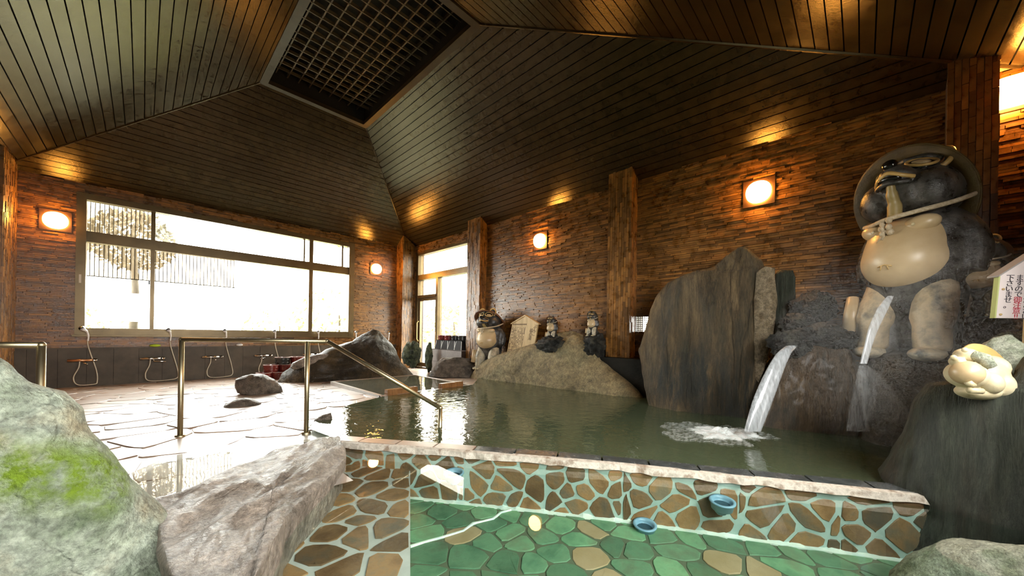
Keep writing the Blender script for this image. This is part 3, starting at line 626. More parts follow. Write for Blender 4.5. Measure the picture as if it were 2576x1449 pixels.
# ------------------------------------------------------------------ floor and pools
def fz(y): return .10 - .10 * clamp((y - 4.5) / (YB - 4.5))
COP = [Vector((1.10, 3.10, 0)), Vector((1.45, 2.58, 0)), Vector((1.75, 2.13, 0)), Vector((2.08, 1.64, 0)), Vector((2.36, 1.20, 0)), Vector((2.70, .60, 0)), Vector((2.96, .14, 0)), Vector((3.20, -.28, 0))]
MAIN = [(1.10, 3.10), (1.04, 3.55), (1.32, 4.0), (1.75, 4.36), (2.25, 4.60), (3.9, 4.70), (4.6, 5.35), (5.2, 5.5), (5.3, 5.0), (5.3, -.95), (3.4, -.95), (3.20, -.28)] + [(p.x, p.y) for p in COP[::-1][1:-1]]
fb = MB(); g = 14
pts = [Vector((lerp(XL, XR, i / g), lerp(2.2, YB, j / g), 0)) for j in range(g + 1) for i in range(g + 1)]
for p in pts: p.z = fz(p.y) - .007
fb.put(pts, [(j * (g + 1) + i, j * (g + 1) + i + 1, (j + 1) * (g + 1) + i + 1, (j + 1) * (g + 1) + i) for j in range(g) for i in range(g) if not (i > 4 and j < 2)])
floor = struct(fb, 'floor', 'floor_grout')
slope = math.atan(.10 / (YB - 4.5))
def on_floor(s): return not inside(s, [(p[0] + .0, p[1]) for p in MAIN]) and not (s[0] > .5 and s[1] < 3.35) and s[0] < 5.2 and not (2.4 < s[0] < 3.8 and 4.9 < s[1] < 6.3)
SF = 0
for poly in cells([(XL, 2.55), (5.3, 2.55), (5.3, 9.3), (XL, 9.3)], .46, .40, 8, .014, keep=on_floor):
    cy_ = sum(p[1] for p in poly) / len(poly)
    N_ = Vector((0, math.sin(slope), math.cos(slope))) if cy_ > 4.5 else Z3
    V_ = Vector((0, math.cos(slope), -math.sin(slope))) if cy_ > 4.5 else Vector((0, 1, 0))
    cx_ = sum(p[0] for p in poly) / len(poly)
    stone([(p[0] - cx_, p[1] - cy_) for p in poly], (Vector((cx_, cy_, fz(cy_) - .010)), Vector((1, 0, 0)), V_, N_), .010, floor, 'flag', rnd=RND, bevel=.003, tilt=.006); SF += 1

ZMW, ZNW, ZCP = .125, .085, .145
mw = MB(); mw.put([Vector((x, y, ZMW)) for x, y in MAIN], [tuple(range(len(MAIN)))[::-1]])
build(mw, 'pool_water', 'main_water', kind='structure', origin=(0, 0, 0))
# small rectangular basin at the back of the pool
BX0, BX1, BY0, BY1 = 2.32, 3.86, 4.72, 6.50
bw = build(MB().put([(BX0, BY0, .118), (BX1, BY0, .118), (BX1, BY1, .118), (BX0, BY1, .118)], [(0, 1, 2, 3)]), 'basin_water', 'basin_water', kind='structure', origin=(0, 0, 0))
rim = struct(MB().box((BX0 - .05, BY0 - .03, 0), (BX0, BY1 + .05, .124)), 'trim_1', 'floor_grout')
for lo, hi in (((BX0, BY1), (BX1, BY1 + .05)), ((BX1, BY0), (BX1 + .05, BY1 + .05)), ((BX0 - .05, BY0 - .06), (BX1 + .05, BY0))): build(MB().box((*lo, 0), (*hi, .124)), 'rim_strip', 'flag', rim)
for (a, b), lab in ((((2.36, 4.70), (2.84, 4.73)), 'wet brown wooden beam on the basin edge, under the slanted handrail'), (((3.27, 4.73), (3.72, 4.78)), 'wet brown wooden beam on the basin edge, nearer the sandstone mound')):
    A, B = Vector((*a, .16)), Vector((*b, .16)); d = (B - A).normalized(); s_ = Vector((-d.y, d.x, 0)) * .05
    q = [A - s_ - Z3 * .045, B - s_ - Z3 * .045, B + s_ - Z3 * .045, A + s_ - Z3 * .045]; t_ = [A - s_ * .8 + Z3 * .035, B - s_ * .8 + Z3 * .035, B + s_ * .8 + Z3 * .035, A + s_ * .8 + Z3 * .035]
    build(MB().hexa(q + t_), 'wooden_beam', 'wood', label=lab, cat='beam')
# standing water on the floor between boulder and slab
pud = [at_z(px, py, .112) for px, py in ((330, 1190), (420, 1150), (560, 1120), (700, 1110), (860, 1100), (700, 1200), (480, 1300), (380, 1300))]
build(MB().put(pud, [tuple(range(len(pud)))[::-1]]), 'floor_puddle', 'film_water', kind='structure', origin=(0, 0, 0))

# near pool: coping, flagstone wall, flagstone floor, shallow step
def outward(i):
    d = (COP[min(i + 1, len(COP) - 1)] - COP[max(i - 1, 0)]).normalized(); return Vector((d.y, -d.x, 0)) * -1 if Vector((d.y, -d.x, 0)).dot(-COP[i]) < 0 else Vector((d.y, -d.x, 0))
CW = .15
OUT = [COP[i] + outward(i) * CW for i in range(len(COP))]      # pool-side edge of the coping
ZB = -.235
pw = MB()
for i in range(len(COP) - 1):
    q = [COP[i], COP[i + 1], OUT[i + 1], OUT[i]]; q = [q[0], q[1], q[2] - outward(i + 1) * .02, q[3] - outward(i) * .02]
    pw.hexa([p + Z3 * (ZB - .1) for p in q] + [p + Z3 * (ZCP - .03) for p in q])
pool_wall = struct(pw, 'wall_pool', 'pool_grout')
lip = MB()
n_sub = 60; tot = sum((b - a).length for a, b in zip(OUT, OUT[1:])); 
def along(L_, t):
    s = t * sum((b - a).length for a, b in zip(L_, L_[1:]))
    for a, b in zip(L_, L_[1:]):
        l = (b - a).length
        if s <= l or b is L_[-1]: return lerp(a, b, s / l), (b - a).normalized()
        s -= l
rw = random.Random(3)
for i in range(n_sub + 1):
    p, d = along(OUT, i / n_sub); nn = Vector((d.y, -d.x, 0)); nn = nn if nn.dot(-p) > 0 else -nn
    w = rw.uniform(-.006, .010); hz = rw.uniform(-.006, .006)
    lip.v += [p + nn * (w - .03) + Z3 * (ZCP - .035), p + nn * (w + .004) + Z3 * (ZCP - .045 + hz), p + nn * w + Z3 * (ZCP - .004), p - nn * .035 + Z3 * (ZCP + .001)]
for i in range(n_sub):
    for k in range(3): lip.f.append((i * 4 + k, i * 4 + k + 1, i * 4 + k + 5, i * 4 + k + 4))
build(lip, 'coping_lip', 'coping_lip', pool_wall, smooth=False)
nt_ = 13
for i in range(nt_):
    a, d1 = along(COP, (i + .02) / nt_); b, d2 = along(COP, (i + .98) / nt_); e, _ = along(OUT, (i + .98) / nt_); f, _ = along(OUT, (i + .02) / nt_)
    e = lerp(e, b, .18); f = lerp(f, a, .18)
    q = [a, b, e, f]; build(MB().hexa([p + Z3 * (ZCP - .03) for p in q] + [p + Z3 * (ZCP + rw.uniform(-.003, .003)) for p in q]), 'coping_tile', 'slate' if i > 3 else 'flag', pool_wall)
# wall stones, wall unrolled along its length
s0 = 0
for i in range(len(OUT) - 1):
    A, B = OUT[i], OUT[i + 1]; d = (B - A); l = d.length; d.normalize(); nn = Vector((d.y, -d.x, 0)); nn = nn if nn.dot(-A) > 0 else -nn
    for poly in cells([(0, ZB - .03), (l, ZB - .03), (l, ZCP - .045), (0, ZCP - .045)], .205, .092, 40 + i, .018):
        stone(poly, (A - nn * .024, d, Z3, nn), .009, pool_wall, 'pool_flag', rnd=rw, bevel=.002)
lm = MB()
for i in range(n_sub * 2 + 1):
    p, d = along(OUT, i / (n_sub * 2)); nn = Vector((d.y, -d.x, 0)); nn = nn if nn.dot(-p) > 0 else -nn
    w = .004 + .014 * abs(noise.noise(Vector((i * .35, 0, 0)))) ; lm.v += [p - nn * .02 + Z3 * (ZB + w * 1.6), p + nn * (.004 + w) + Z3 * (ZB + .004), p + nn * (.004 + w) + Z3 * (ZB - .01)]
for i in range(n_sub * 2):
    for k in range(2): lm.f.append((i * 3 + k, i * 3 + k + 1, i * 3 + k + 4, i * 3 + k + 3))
build(lm, 'pale_edge', 'pale_line', pool_wall)  # uneven pale strip along the foot of the wall

pf = struct(MB().box((-.4, YF, ZB - .2), (3.4, 3.2, ZB - .005)), 'pool_bottom', 'deep_grout')
pf_area = [(.55, .75), (2.4, -.75), (3.35, -.5), (3.2, .1), (1.5, 2.75), (1.05, 2.5)]
for k, poly in enumerate(cells(pf_area, .195, .165, 77, .014)):
    stone(poly, (Vector((0, 0, ZB - .006)), Vector((1, 0, 0)), Vector((0, 1, 0)), Z3), .006, pf, 'deep_tan' if k % 11 == 4 else 'deep_flag', rnd=rw, bevel=.002)
# light and shadow boundary on the bottom, put in as a pale tube
light_pts = [at_z(px, py, ZB) for px, py in ((1032, 1376), (1075, 1362), (1120, 1350), (1165, 1336), (1190, 1318), (1215, 1312), (1240, 1306), (1260, 1290), (1285, 1283))]
build(MB().tube(light_pts, [.011, .008, .009, .008, .011, .008, .010, .008, .012], 6), 'light_line', 'pale_line', pf)
ZS = -.03
sp = [at_z(px, py, ZS) for px, py in ((1032, 1160), (1032, 1240), (1032, 1330), (1032, 1449), (1032, 1700), (560, 1700), (620, 1449), (720, 1290), (800, 1190), (850, 1130))]
sp = [Vector((p.x, p.y, ZB - .02)) for p in sp]
step = struct(MB().prism(sp, Z3 * (ZS - ZB + .014)), 'floor_step', 'step_grout')
for poly in cells([(p.x, p.y) for p in (sp[0], sp[4], sp[5], sp[9])], .19, .165, 90, .024):
    stone(poly, (Vector((0, 0, ZS - .006)), Vector((1, 0, 0)), Vector((0, 1, 0)), Z3), .006, step, 'pool_flag', rnd=rw, bevel=.002)
NEAR = [(p.x, p.y) for p in OUT] + [(3.5, -.95), (.3, -.95), (-.2, .6), (.2, 1.9), (.85, 2.9)]
build(MB().put([(x, y, ZNW) for x, y in NEAR], [tuple(range(len(NEAR)))]), 'plunge_pool_water', 'near_water', kind='structure', origin=(0, 0, 0))
def pipe(px, py, z, lab):
    # where the sight line meets the pool wall
    d = ray(px, py); best = None
    for i in range(len(OUT) - 1):
        A, B = OUT[i], OUT[i + 1]; dd = (B - A); n = Vector((dd.y, -dd.x, 0)).normalized(); t = (A - CAM).dot(n) / d.dot(n); q = CAM + d * t; s = (q - A).dot(dd) / dd.length_squared
        if 0 <= s <= 1 and t > 0: best = (q, n if n.dot(-q) > 0 else -n)
    q, n = best
    e = empty('inlet_pipe', q, lab, 'pipe'); c = q + n * .055; ax = Z3 + n * .12
    build(MB().lathe([(.030, -.06), (.058, -.045), (.066, -.005), (.073, .0), (.073, .008), (.058, .008), (.052, -.005), (.045, -.035), (0, -.038)], c, 24, axis=ax), 'pipe_mouth', 'pipe', e, smooth=True)
    build(MB().tube([c - Z3 * .05 + n * .0, c - Z3 * .065 - n * .03, q - Z3 * .07 - n * .06], .032, 12), 'pipe_elbow', 'pipe', e, smooth=True)
    build(MB().lathe([(.050, -.020), (0, -.018)], c, 16, axis=ax), 'bore', 'pipe_dark', e)
pipe(1148, 1183, 0, 'blue plastic inlet pipe high in the pool wall, leftmost of three')
pipe(1620, 1310, 0, 'blue plastic inlet pipe low in the pool wall near its bottom edge')
pipe(1810, 1252, 0, 'blue plastic inlet pipe high in the pool wall, rightmost of three')

# ------------------------------------------------------------------ rocks
def face(P): return Vector((P[1], -P[0], 0)).normalized()
YAX = Vector((0, 1, 0))
P = at_d(150, 1500, 1.35); 
rock('mossy_boulder', [(-420, 1640), (-420, 1000), (-200, 890), (-60, 880), (0, 912), (40, 945), (90, 972), (160, 990), (205, 1025), (230, 1080), (300, 1135), (330, 1185), (372, 1240), (430, 1290), (500, 1330), (545, 1370), (585, 1420), (640, 1500), (670, 1640)],
     P, face(P), .30, .45, 'rock_moss', 'large pale grey green boulder with a moss streak in the left foreground', nseg=120, nlev=90, amp=.035, freq=3.2, seed=1, cav=.05,
     moss_line=[(-200, 1130, 1.1), (0, 1215, 1.1), (120, 1240, 1.1), (220, 1270, 1.1), (310, 1300, 1.1), (350, 1330, 1.1)], pw=2.2)
# long slab between floor and near pool
top = [(850, 1092, .20), (866, 1120, .20), (868, 1150, .17), (845, 1185, .17), (800, 1225, .18), (745, 1265, .19), (715, 1300, .20), (700, 1340, .21), (672, 1390, .22), (640, 1450, .22), (600, 1560, .2), (480, 1560, .2), (420, 1400, .2), (395, 1300, .19), (388, 1255, .19), (470, 1225, .20), (560, 1190, .20), (650, 1150, .20), (730, 1115, .20), (800, 1098, .20)]
tp = [at_z(a, b, c) for a, b, c in top]
dense = []
for i in range(len(tp)):
    for k in range(6): dense.append(lerp(tp[i], tp[(i + 1) % len(tp)], k / 6))
cen = sum(dense, Vector()) / len(dense); cen.z = .215
mb = MB(); n = len(dense); rings = 22
for j in range(rings + 1):
    t = j / rings
    for p in dense:
        q = lerp(cen, p, t); q.z = lerp(cen.z, p.z, t ** 2)
        nz = noise.fractal(Vector((q.x * 1.2 + q.y * 1.2, (q.y - q.x) * 3.5, 4.2)) * 2.2, 1.0, 2.0, 5)
        q.z += nz * .022 - abs(noise.noise(Vector(((q.x + q.y) * .8, (q.y - q.x) * 2.2, 1.7)) * 2)) * .03
        mb.v.append(q)
for k, (inn, dz) in enumerate(((1.012, -.03), (1.0, -.08), (.97, -.16), (.95, -.45))):
    for p in dense:
        q = lerp(cen, p, inn); q.z = p.z + dz + noise.noise(q * 6) * .012; q += Vector((noise.noise(q * 5), noise.noise(q * 5 + Vector((9, 0, 0))), 0)) * .02; mb.v.append(q)
for j in range(rings + 4):
    for i in range(n): mb.f.append((j * n + i, j * n + (i + 1) % n, (j + 1) * n + (i + 1) % n, (j + 1) * n + i))
mb.f = [f[::-1] for f in mb.f]
build(mb, 'slab_rock', 'rock_slab', smooth=True, label='long flat pale brown slab stone at the edge of the clear pool', cat='rock')

P = at_z(660, 985, .08)
rock('floor_rock', [(592, 975), (593, 955), (612, 945), (640, 938), (662, 941), (690, 955), (708, 972), (716, 992), (716, 1000), (600, 990)], P, face(P), .20, .25, 'rock_grey', 'humped grey brown stone on the wet floor below the red buckets', amp=.05, freq=3, seed=2, nseg=48, nlev=24)
P = at_z(612, 1020, .08)
rock('floor_rock', [(560, 1030), (565, 1018), (590, 1006), (612, 1001), (632, 1004), (655, 1012), (662, 1022), (655, 1032)], P, face(P), .14, .16, 'rock_grey', 'low flat grey stone on the wet floor in front of the humped stone', amp=.03, freq=4, seed=3, nseg=44, nlev=18)
P = at_z(815, 1058, .11)
rock('floor_rock', [(788, 1066), (792, 1055), (812, 1043), (832, 1038), (837, 1050), (832, 1066)], P, face(P), .06, .07, 'rock_grey', 'small brown stone at the pool edge beside the second handrail post', amp=.015, freq=8, seed=4, nseg=32, nlev=14)
# flat wet stone fringe behind the floor rocks
P = at_z(880, 948, .08)
rock('dark_rock', [(690, 968), (705, 940), (735, 915), (770, 900), (800, 892), (822, 878), (850, 868), (885, 858), (915, 840), (938, 828), (955, 832), (985, 862), (1005, 895), (1030, 930), (1048, 950), (1048, 968)], P, face(P), .42, .5, 'rock_dark', 'large dark peaked rock behind the small basin', amp=.10, freq=1.3, seed=5, cav=.12, nseg=100, nlev=60, crag=1)
P = at_z(800, 925, .3)
rock('pale_rock', [(728, 926), (735, 912), (760, 900), (790, 893), (812, 890), (828, 890), (822, 900), (800, 912), (770, 922), (745, 930)], P + Vector((.2, -.3, 0)) * 0, face(P), .10, .15, 'rock_slab', 'pale thin stone lying on the left flank of the dark peaked rock', amp=.03, freq=4, seed=6, nseg=40, nlev=16)
P = at_z(1134, 948, .06)
rock('doorway_rock', [(1078, 948), (1084, 935), (1100, 912), (1115, 900), (1145, 898), (1165, 897), (1176, 906), (1186, 900), (1198, 920), (1203, 948)], P, face(P), .28, .3, 'rock_grey', 'brown folded rock in front of the grey tiled stand by the door', amp=.07, freq=2.6, seed=7, cav=.06, nseg=56, nlev=28)
Pl, Pr = at_z(1190, 948, .08), at_z(1630, 1008, .08)
rock('sandstone_mound', [(1183, 952), (1190, 940), (1205, 918), (1240, 895), (1275, 885), (1310, 872), (1350, 862), (1385, 845), (1415, 834), (1440, 832), (1465, 842), (1490, 868), (1515, 905), (1545, 930), (1580, 955), (1610, 982), (1632, 1005), (1632, 1012), (1400, 1012)],
     (Pl + Pr) / 2 + Vector((.06, 0, 0)), Pr - Pl, .40, .22, 'rock_tan', 'broad pale tan sandstone mound behind the pool', amp=.09, freq=1.4, seed=8, cav=.10, nseg=120, nlev=70, shear=-.2, crag=.9)
# standing stone group
P = at_z(1760, 1040, .1) + Vector((.12, 0, 0)); U = Vector((.16, -1, 0))
rock('standing_stone', [(1640, 1080), (1632, 1010), (1625, 960), (1612, 910), (1606, 880), (1622, 840), (1632, 790), (1645, 750), (1680, 712), (1740, 685), (1790, 672), (1815, 648), (1850, 622), (1870, 617), (1890, 628), (1922, 655), (1935, 680), (1938, 760), (1925, 900), (1915, 1000), (1910, 1080)],
     P, U, .28, .22, 'rock_tall', 'tall dark streaked standing stone left of the waterfall', amp=.09, freq=1.6, seed=9, cav=.12, nseg=140, nlev=80, prof=.35, pw=3.2, aniso=.28, crag=1.2, moss_r=.26, moss_line=[(1690, 960, 4.2), (1740, 930, 4.2), (1800, 970, 4.2), (1850, 1000, 4.2), (1890, 960, 4.2)])
P2 = at_d(1925, 800, 3.86)
rock('pale_slab_stone', [(1898, 960), (1896, 850), (1898, 740), (1902, 682), (1925, 670), (1948, 676), (1956, 740), (1953, 800), (1945, 860), (1925, 920), (1908, 962)], P2, U, .07, .10, 'rock_pale', 'narrow pale speckled stone slab leaning between the standing stone and the dark block', amp=.03, freq=4, seed=10, nseg=40, nlev=36, prof=.2, pw=3)
P2 = at_d(1975, 800, 3.98)
rock('dark_block_stone', [(1940, 960), (1945, 800), (1950, 690), (1962, 680), (1994, 680), (2000, 700), (2000, 800), (2000, 900), (1995, 960)], P2, U, .08, .14, 'rock_green', 'dark square edged stone block right of the pale slab', amp=.02, freq=3, seed=11, nseg=40, nlev=30, prof=.12, pw=5)
# waterfall rock with lava stones on top
P = at_d(2040, 1000, 3.55)
rock('waterfall_rock', [(1880, 1130), (1888, 1060), (1905, 1000), (1940, 930), (1965, 890), (1990, 860), (2040, 845), (2100, 850), (2140, 880), (2165, 940), (2180, 1010), (2180, 1130)], P, face(P) + Vector((.3, 0, 0)), .30, .5, 'rock_brown', 'wet brown rock under the narrow waterfall', amp=.08, freq=2.0, seed=12, cav=.08, nseg=110, nlev=60, pw=3, prof=.4, aniso=.5, crag=1)
lav = [((1985, 865), (40, 30), 3.5, 'lumpy grey lava stone at the waterfall lip', 'lava'), ((2052, 842), (52, 26), 3.5, 'wide flat black lava stone on top of the waterfall rock', 'lava'),
       ((2045, 775), (42, 36), 3.75, 'rounded black lava stone, topmost above the waterfall', 'lava'), ((2005, 815), (32, 24), 3.62, 'grey lava stone between the dark block and the waterfall lip', 'lava'), ((2105, 855), (48, 24), 3.5, 'low black lava stone at the right end of the waterfall rock', 'lava')]
def lump(name, px, py, rx, ry, d, material, label, seed, squash=1.0, ra=.10):
    c = at_d(px, py, d); a, b = rx / F_PX * d, ry / F_PX * d
    mb = MB().ball((0, 0, 0), 1.0, 56); r = []
    for v in mb.v:
        h = 1 + noise.fractal(v * 1.8 + Vector((seed * 5.1, 0, 0)), 1, 2, 4) * .22 + (noise.voronoi(v * 3.6 + Vector((seed, 2, 0)))[0][0] - .3) * ra * 3.4 + noise.fractal(v * 7 + Vector((seed, 0, 4)), 1, 2, 3) * .05
        r.append(c + Vector((v.x * a * h, v.y * a * squash * h, v.z * b * h)))
    mb.v = r; return build(mb, name, material, smooth=True, label=label, cat='rock', weld=True)
for k, ((px, py), (rx, ry), d, lab, mt_) in enumerate(lav): lump('lava_stone', px, py, rx, ry, d, mt_, lab, 20 + k)
# dark mass under the statues, right hand rocks
P = at_d(2290, 1000, 3.05)
rock('statue_rock', [(2130, 1200), (2150, 1100), (2165, 980), (2180, 905), (2215, 880), (2270, 885), (2330, 872), (2380, 820), (2450, 800), (2540, 795), (2610, 810), (2620, 1250)], P, face(P) + Vector((.2, 0, 0)), .28, .34, 'rock_dark', 'black wet rock carrying the big raccoon dog statue', amp=.12, freq=2.0, seed=13, cav=.12, nseg=80, nlev=50, prof=.35, pw=3)
P = at_d(2440, 1200, 1.98)
rock('green_rock', [(2200, 1470), (2175, 1350), (2225, 1290), (2268, 1250), (2205, 1190), (2240, 1150), (2270, 1100), (2300, 1010), (2330, 965), (2380, 955), (2440, 985), (2530, 985), (2580, 900), (2640, 880), (2760, 900), (2760, 1470)], P, face(P), .22, .35, 'rock_green', 'dark green streaked rock at the right end of the pool wall', amp=.07, freq=2.6, seed=14, cav=.06, nseg=130, nlev=80, prof=.3, pw=3, aniso=.25, crag=.8)
P = at_d(2530, 1480, 1.45)
rock('pale_boulder', [(2200, 1560), (2235, 1440), (2290, 1402), (2350, 1378), (2420, 1366), (2520, 1372), (2620, 1380), (2760, 1420), (2800, 1560)], P, face(P), .22, .3, 'rock_pale_green', 'pale sunlit boulder in the bottom right corner', amp=.04, freq=3.5, seed=15, nseg=80, nlev=40)
P = at_d(2550, 930, 2.0)
rock('pale_green_stone', [(2500, 1010), (2480, 960), (2462, 905), (2470, 870), (2500, 852), (2540, 850), (2570, 870), (2600, 930), (2640, 1010)], P, face(P), .10, .2, 'rock_pale_green', 'pale green streaked stone behind the small sleeping figure', amp=.05, freq=4, seed=16, nseg=48, nlev=30)
lump('lava_stone', 2552, 862, 34, 26, 2.35, 'lava_moss', 'mossy lava stone below the white notice board', 31)
lump('lava_stone', 2590, 900, 30, 40, 2.4, 'lava', 'black lava stone at the right picture edge below the notice board', 32)
lump('lava_stone', 1036, 892, 20, 30, 8.1, 'lava_moss', 'moss covered lava stone left of the open glass door', 33)
lump('lava_stone', 1079, 900, 8, 34, 8.6, 'lava_moss', 'slim mossy lava stone at the left end of the tiled stand', 34)
lump('lava_stone', 1495, 872, 28, 30, 5.75, 'lava', 'black lava stone under the smallest raccoon dog statue', 35, ra=.14)
lump('lava_stone', 1395, 868, 38, 22, 6.18, 'lava', 'black lava stone under the statue behind the sandstone mound', 36, ra=.14)
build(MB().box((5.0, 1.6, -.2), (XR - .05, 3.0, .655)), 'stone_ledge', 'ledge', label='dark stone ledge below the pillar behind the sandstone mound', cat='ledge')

# ------------------------------------------------------------------ handrails
ZR = .905
p1, p2 = at_z(453, 1100, .09), at_z(770, 1092, .09); d = (p2 - p1); d.z = 0; d.normalize()
hr = empty('handrail', (p1.x, p1.y, .09), 'brushed steel handrail with slanted end going down into the pool', 'handrail')
t1, t2 = p2 + d * .16, p2 + d * 1.15
build(MB().tube([p1 + Z3 * (ZR - p1.z) + d * .0, t1 + Z3 * (ZR - t1.z)], .019, 14), 'top_rail', 'steel', hr, smooth=True)
build(MB().tube([t1 + Z3 * (ZR - t1.z), t2 + Z3 * (.30 - t2.z)], .019, 14), 'slanted_rail', 'steel', hr, smooth=True)
for p in (p1, p2):
    build(MB().tube([p - Z3 * .05, p + Z3 * (ZR - p.z)], .019, 14), 'post', 'steel', hr, smooth=True)
    build(MB().lathe([(.02, .012), (.034, .010), (.036, .0), (.036, -.02)], p + Z3 * .01, 16), 'base_collar', 'steel', hr, smooth=True)
build(MB().tube([t2 + Z3 * (.305 - t2.z), t2 + Z3 * (-.2 - t2.z)], .019, 14), 'post', 'steel', hr, smooth=True)
build(MB().ball(p1 + Z3 * (ZR - p1.z), .0205, 12), 'elbow', 'steel', hr, smooth=True); build(MB().ball(t1 + Z3 * (ZR - t1.z), .0205, 12), 'elbow', 'steel', hr, smooth=True); build(MB().ball(t2 + Z3 * (.302 - t2.z), .0205, 12), 'elbow', 'steel', hr, smooth=True)
pp = at_d(104, 868, 2.15); ll = at_d(-160, 868, 2.0)
h2 = empty('handrail', (pp.x, pp.y, .1), 'brushed steel handrail at the left picture edge behind the mossy boulder', 'handrail')
build(MB().tube([pp, Vector((ll.x, ll.y, pp.z))], .019, 14), 'top_rail', 'steel', h2, smooth=True)
build(MB().tube([Vector((pp.x, pp.y, .05)), pp + Z3 * .006], .019, 14), 'post', 'steel', h2, smooth=True); build(MB().ball(pp, .0205, 12), 'elbow', 'steel', h2, smooth=True)
build(MB().tube([Vector((ll.x, ll.y, .05)), Vector((ll.x, ll.y, pp.z))], .019, 14), 'post', 'steel', h2, smooth=True)

# ------------------------------------------------------------------ wall lamps
def lamp(pos, n, label, size=.15, square=False, power=1.0):
    n = Vector(n); pos = Vector(pos); s = Vector((-n.y, n.x, 0))
    e = empty('wall_lamp', pos, label, 'lamp', 'lit wall lamps')
    h = size * 1.10
    q = [pos - s * h - Z3 * h, pos + s * h - Z3 * h, pos + s * h + Z3 * h, pos - s * h + Z3 * h]
    build(MB().hexa([p + n * .012 for p in q] + [p + n * .04 for p in q]), 'mounting_plate', 'lamp_plate', e)
    R = Matrix((s, n, Z3)).transposed()
    build(MB().ball(pos + n * .05, (size * .88, .10, size * .88), 28, R, p=4.5 if square else 2.2), 'globe', 'lamp', e, smooth=True)
    build(MB().lathe([(size * .60, .038), (size * .70, .048), (size * .60, .056)], pos, 28, axis=n), 'bezel', 'lamp_plate', e, smooth=True)
lamp(at_y(141, 556, YB), (0, -1, 0), 'lit round wall lamp left of the big window')
lamp(at_y(945, 677, YB), (0, -1, 0), 'lit round wall lamp right of the big window')
lamp(at_x(1362, 607, XR), (-1, 0, 0), 'lit round wall lamp above the wooden sign')
lamp(at_x(1910, 486, XR), (-1, 0, 0), 'lit round wall lamp above the standing stone')
lamp(at_x(2541, 240, XR - .06), (-1, 0, 0), 'lit rounded square lamp above the notice board at the right edge', size=.14, square=True)

# ------------------------------------------------------------------ showers along the back wall
def catmull(pts, k=8):
    pts = [Vector(p) for p in pts]; q = [pts[0]] + pts + [pts[-1]]; out = []
    for i in range(1, len(q) - 2):
        a, b, c, d = q[i - 1], q[i], q[i + 1], q[i + 2]
        for j in range(k):
            t = j / k; out.append(.5 * ((2 * b) + (c - a) * t + (2 * a - 5 * b + 4 * c - d) * t * t + (3 * b - a - 3 * c + d) * t ** 3))
    return out + [pts[-1]]
YS = YB - .055
def shower(xf, xh, label, zf=.44, zh=.86, tip=0.0, body='chrome', lever=.09):
    e = empty('shower_set', (xf, YS, zf), label, 'shower', 'showers along the wash wall')
    b = build(MB().tube([(xf - .14, YS - .07, zf), (xf + .14, YS - .07, zf)], .021, 12), 'mixer_bar', body, e, smooth=True)
    for s in (-.09, .09): build(MB().tube([(xf + s, YS + .01, zf - .015), (xf + s, YS - .07, zf - .015)], .014, 8), 'wall_union', 'chrome', b, smooth=True)
    build(MB().lathe([(.026, 0), (.026, .035), (.02, .04), (0, .04)], (xf + .14, YS - .07, zf), 12, axis=(1, 0, 0)), 'knob', 'chrome', b, smooth=True)
    build(MB().tube([(xf + .03, YS - .07, zf - .02), (xf + .04, YS - .10, zf - .05), (xf + .05 + lever, YS - .17, zf - .055)], .010, 8), 'spout', 'chrome', e, smooth=True)
    g_ = fz(YS) + .015; m_ = (xf + xh) / 2
    build(MB().tube(catmull([(xf - .01, YS - .08, zf - .02), (xf - .02, YS - .09, zf - .12), (xf - .07, YS - .11, .16), (xf - .02, YS - .13, .045), (m_ + .1, YS - .12, .04), (xh + .08, YS - .09, .08), (xh + .07, YS - .06, .25), (xh - .0, YS - .06, .55), (xh - .03, YS - .07, .70), (xh - .03, YS - .07, zh - .07)]), .0075, 8), 'hose', 'hose', e, smooth=True)
    h = build(MB().tube(catmull([(xh - .03, YS - .07, zh - .10), (xh - .025, YS - .075, zh - .02), (xh - .035 + tip * .3, YS - .10, zh + .06), (xh - .06 + tip, YS - .15, zh + .10)], 5), [.011] * 5 + [.013] * 5 + [.017, .020, .023, .026, .028, .028], 12), 'shower_head', 'white', e, smooth=True)
    build(MB().lathe([(.036, .0), (.038, .02), (.030, .035), (0, .036)], (xh - .06 + tip, YS - .155, zh + .10), 16, axis=(.1, .6, .6)), 'spray_face', 'chrome', h, smooth=True)
    build(MB().tube([(xh - .03, YS + .01, zh - .05), (xh - .03, YS - .07, zh - .05)], .012, 8), 'hook', 'chrome', e, smooth=True)
fx = lambda px: at_y(px, 905, YS - .07).x
for pf, ph, lab, kw in ((203, 228, 'shower with worn copper coloured mixer bar, leftmost under the big window', dict(body='copper', lever=.03, tip=-.03)),
                        (380, 434, 'chrome shower with the green soap above it', dict(lever=.14)), (532, 573, 'chrome shower under the middle of the big window, right of the first handrail post', dict(lever=.0)),
                        (660, 696, 'chrome shower left of the stacked red buckets', dict(lever=-.1)), (778, 804, 'chrome shower behind the second handrail post and the buckets', dict(lever=.0)),
                        (876, 898, 'shower half hidden behind the dark peaked rock, below the window corner', {}), (960, 980, 'shower behind the dark peaked rock, nearest the corner pillar', {})):
    shower(fx(pf), at_y(ph, 850, YS - .07).x, lab, **kw)
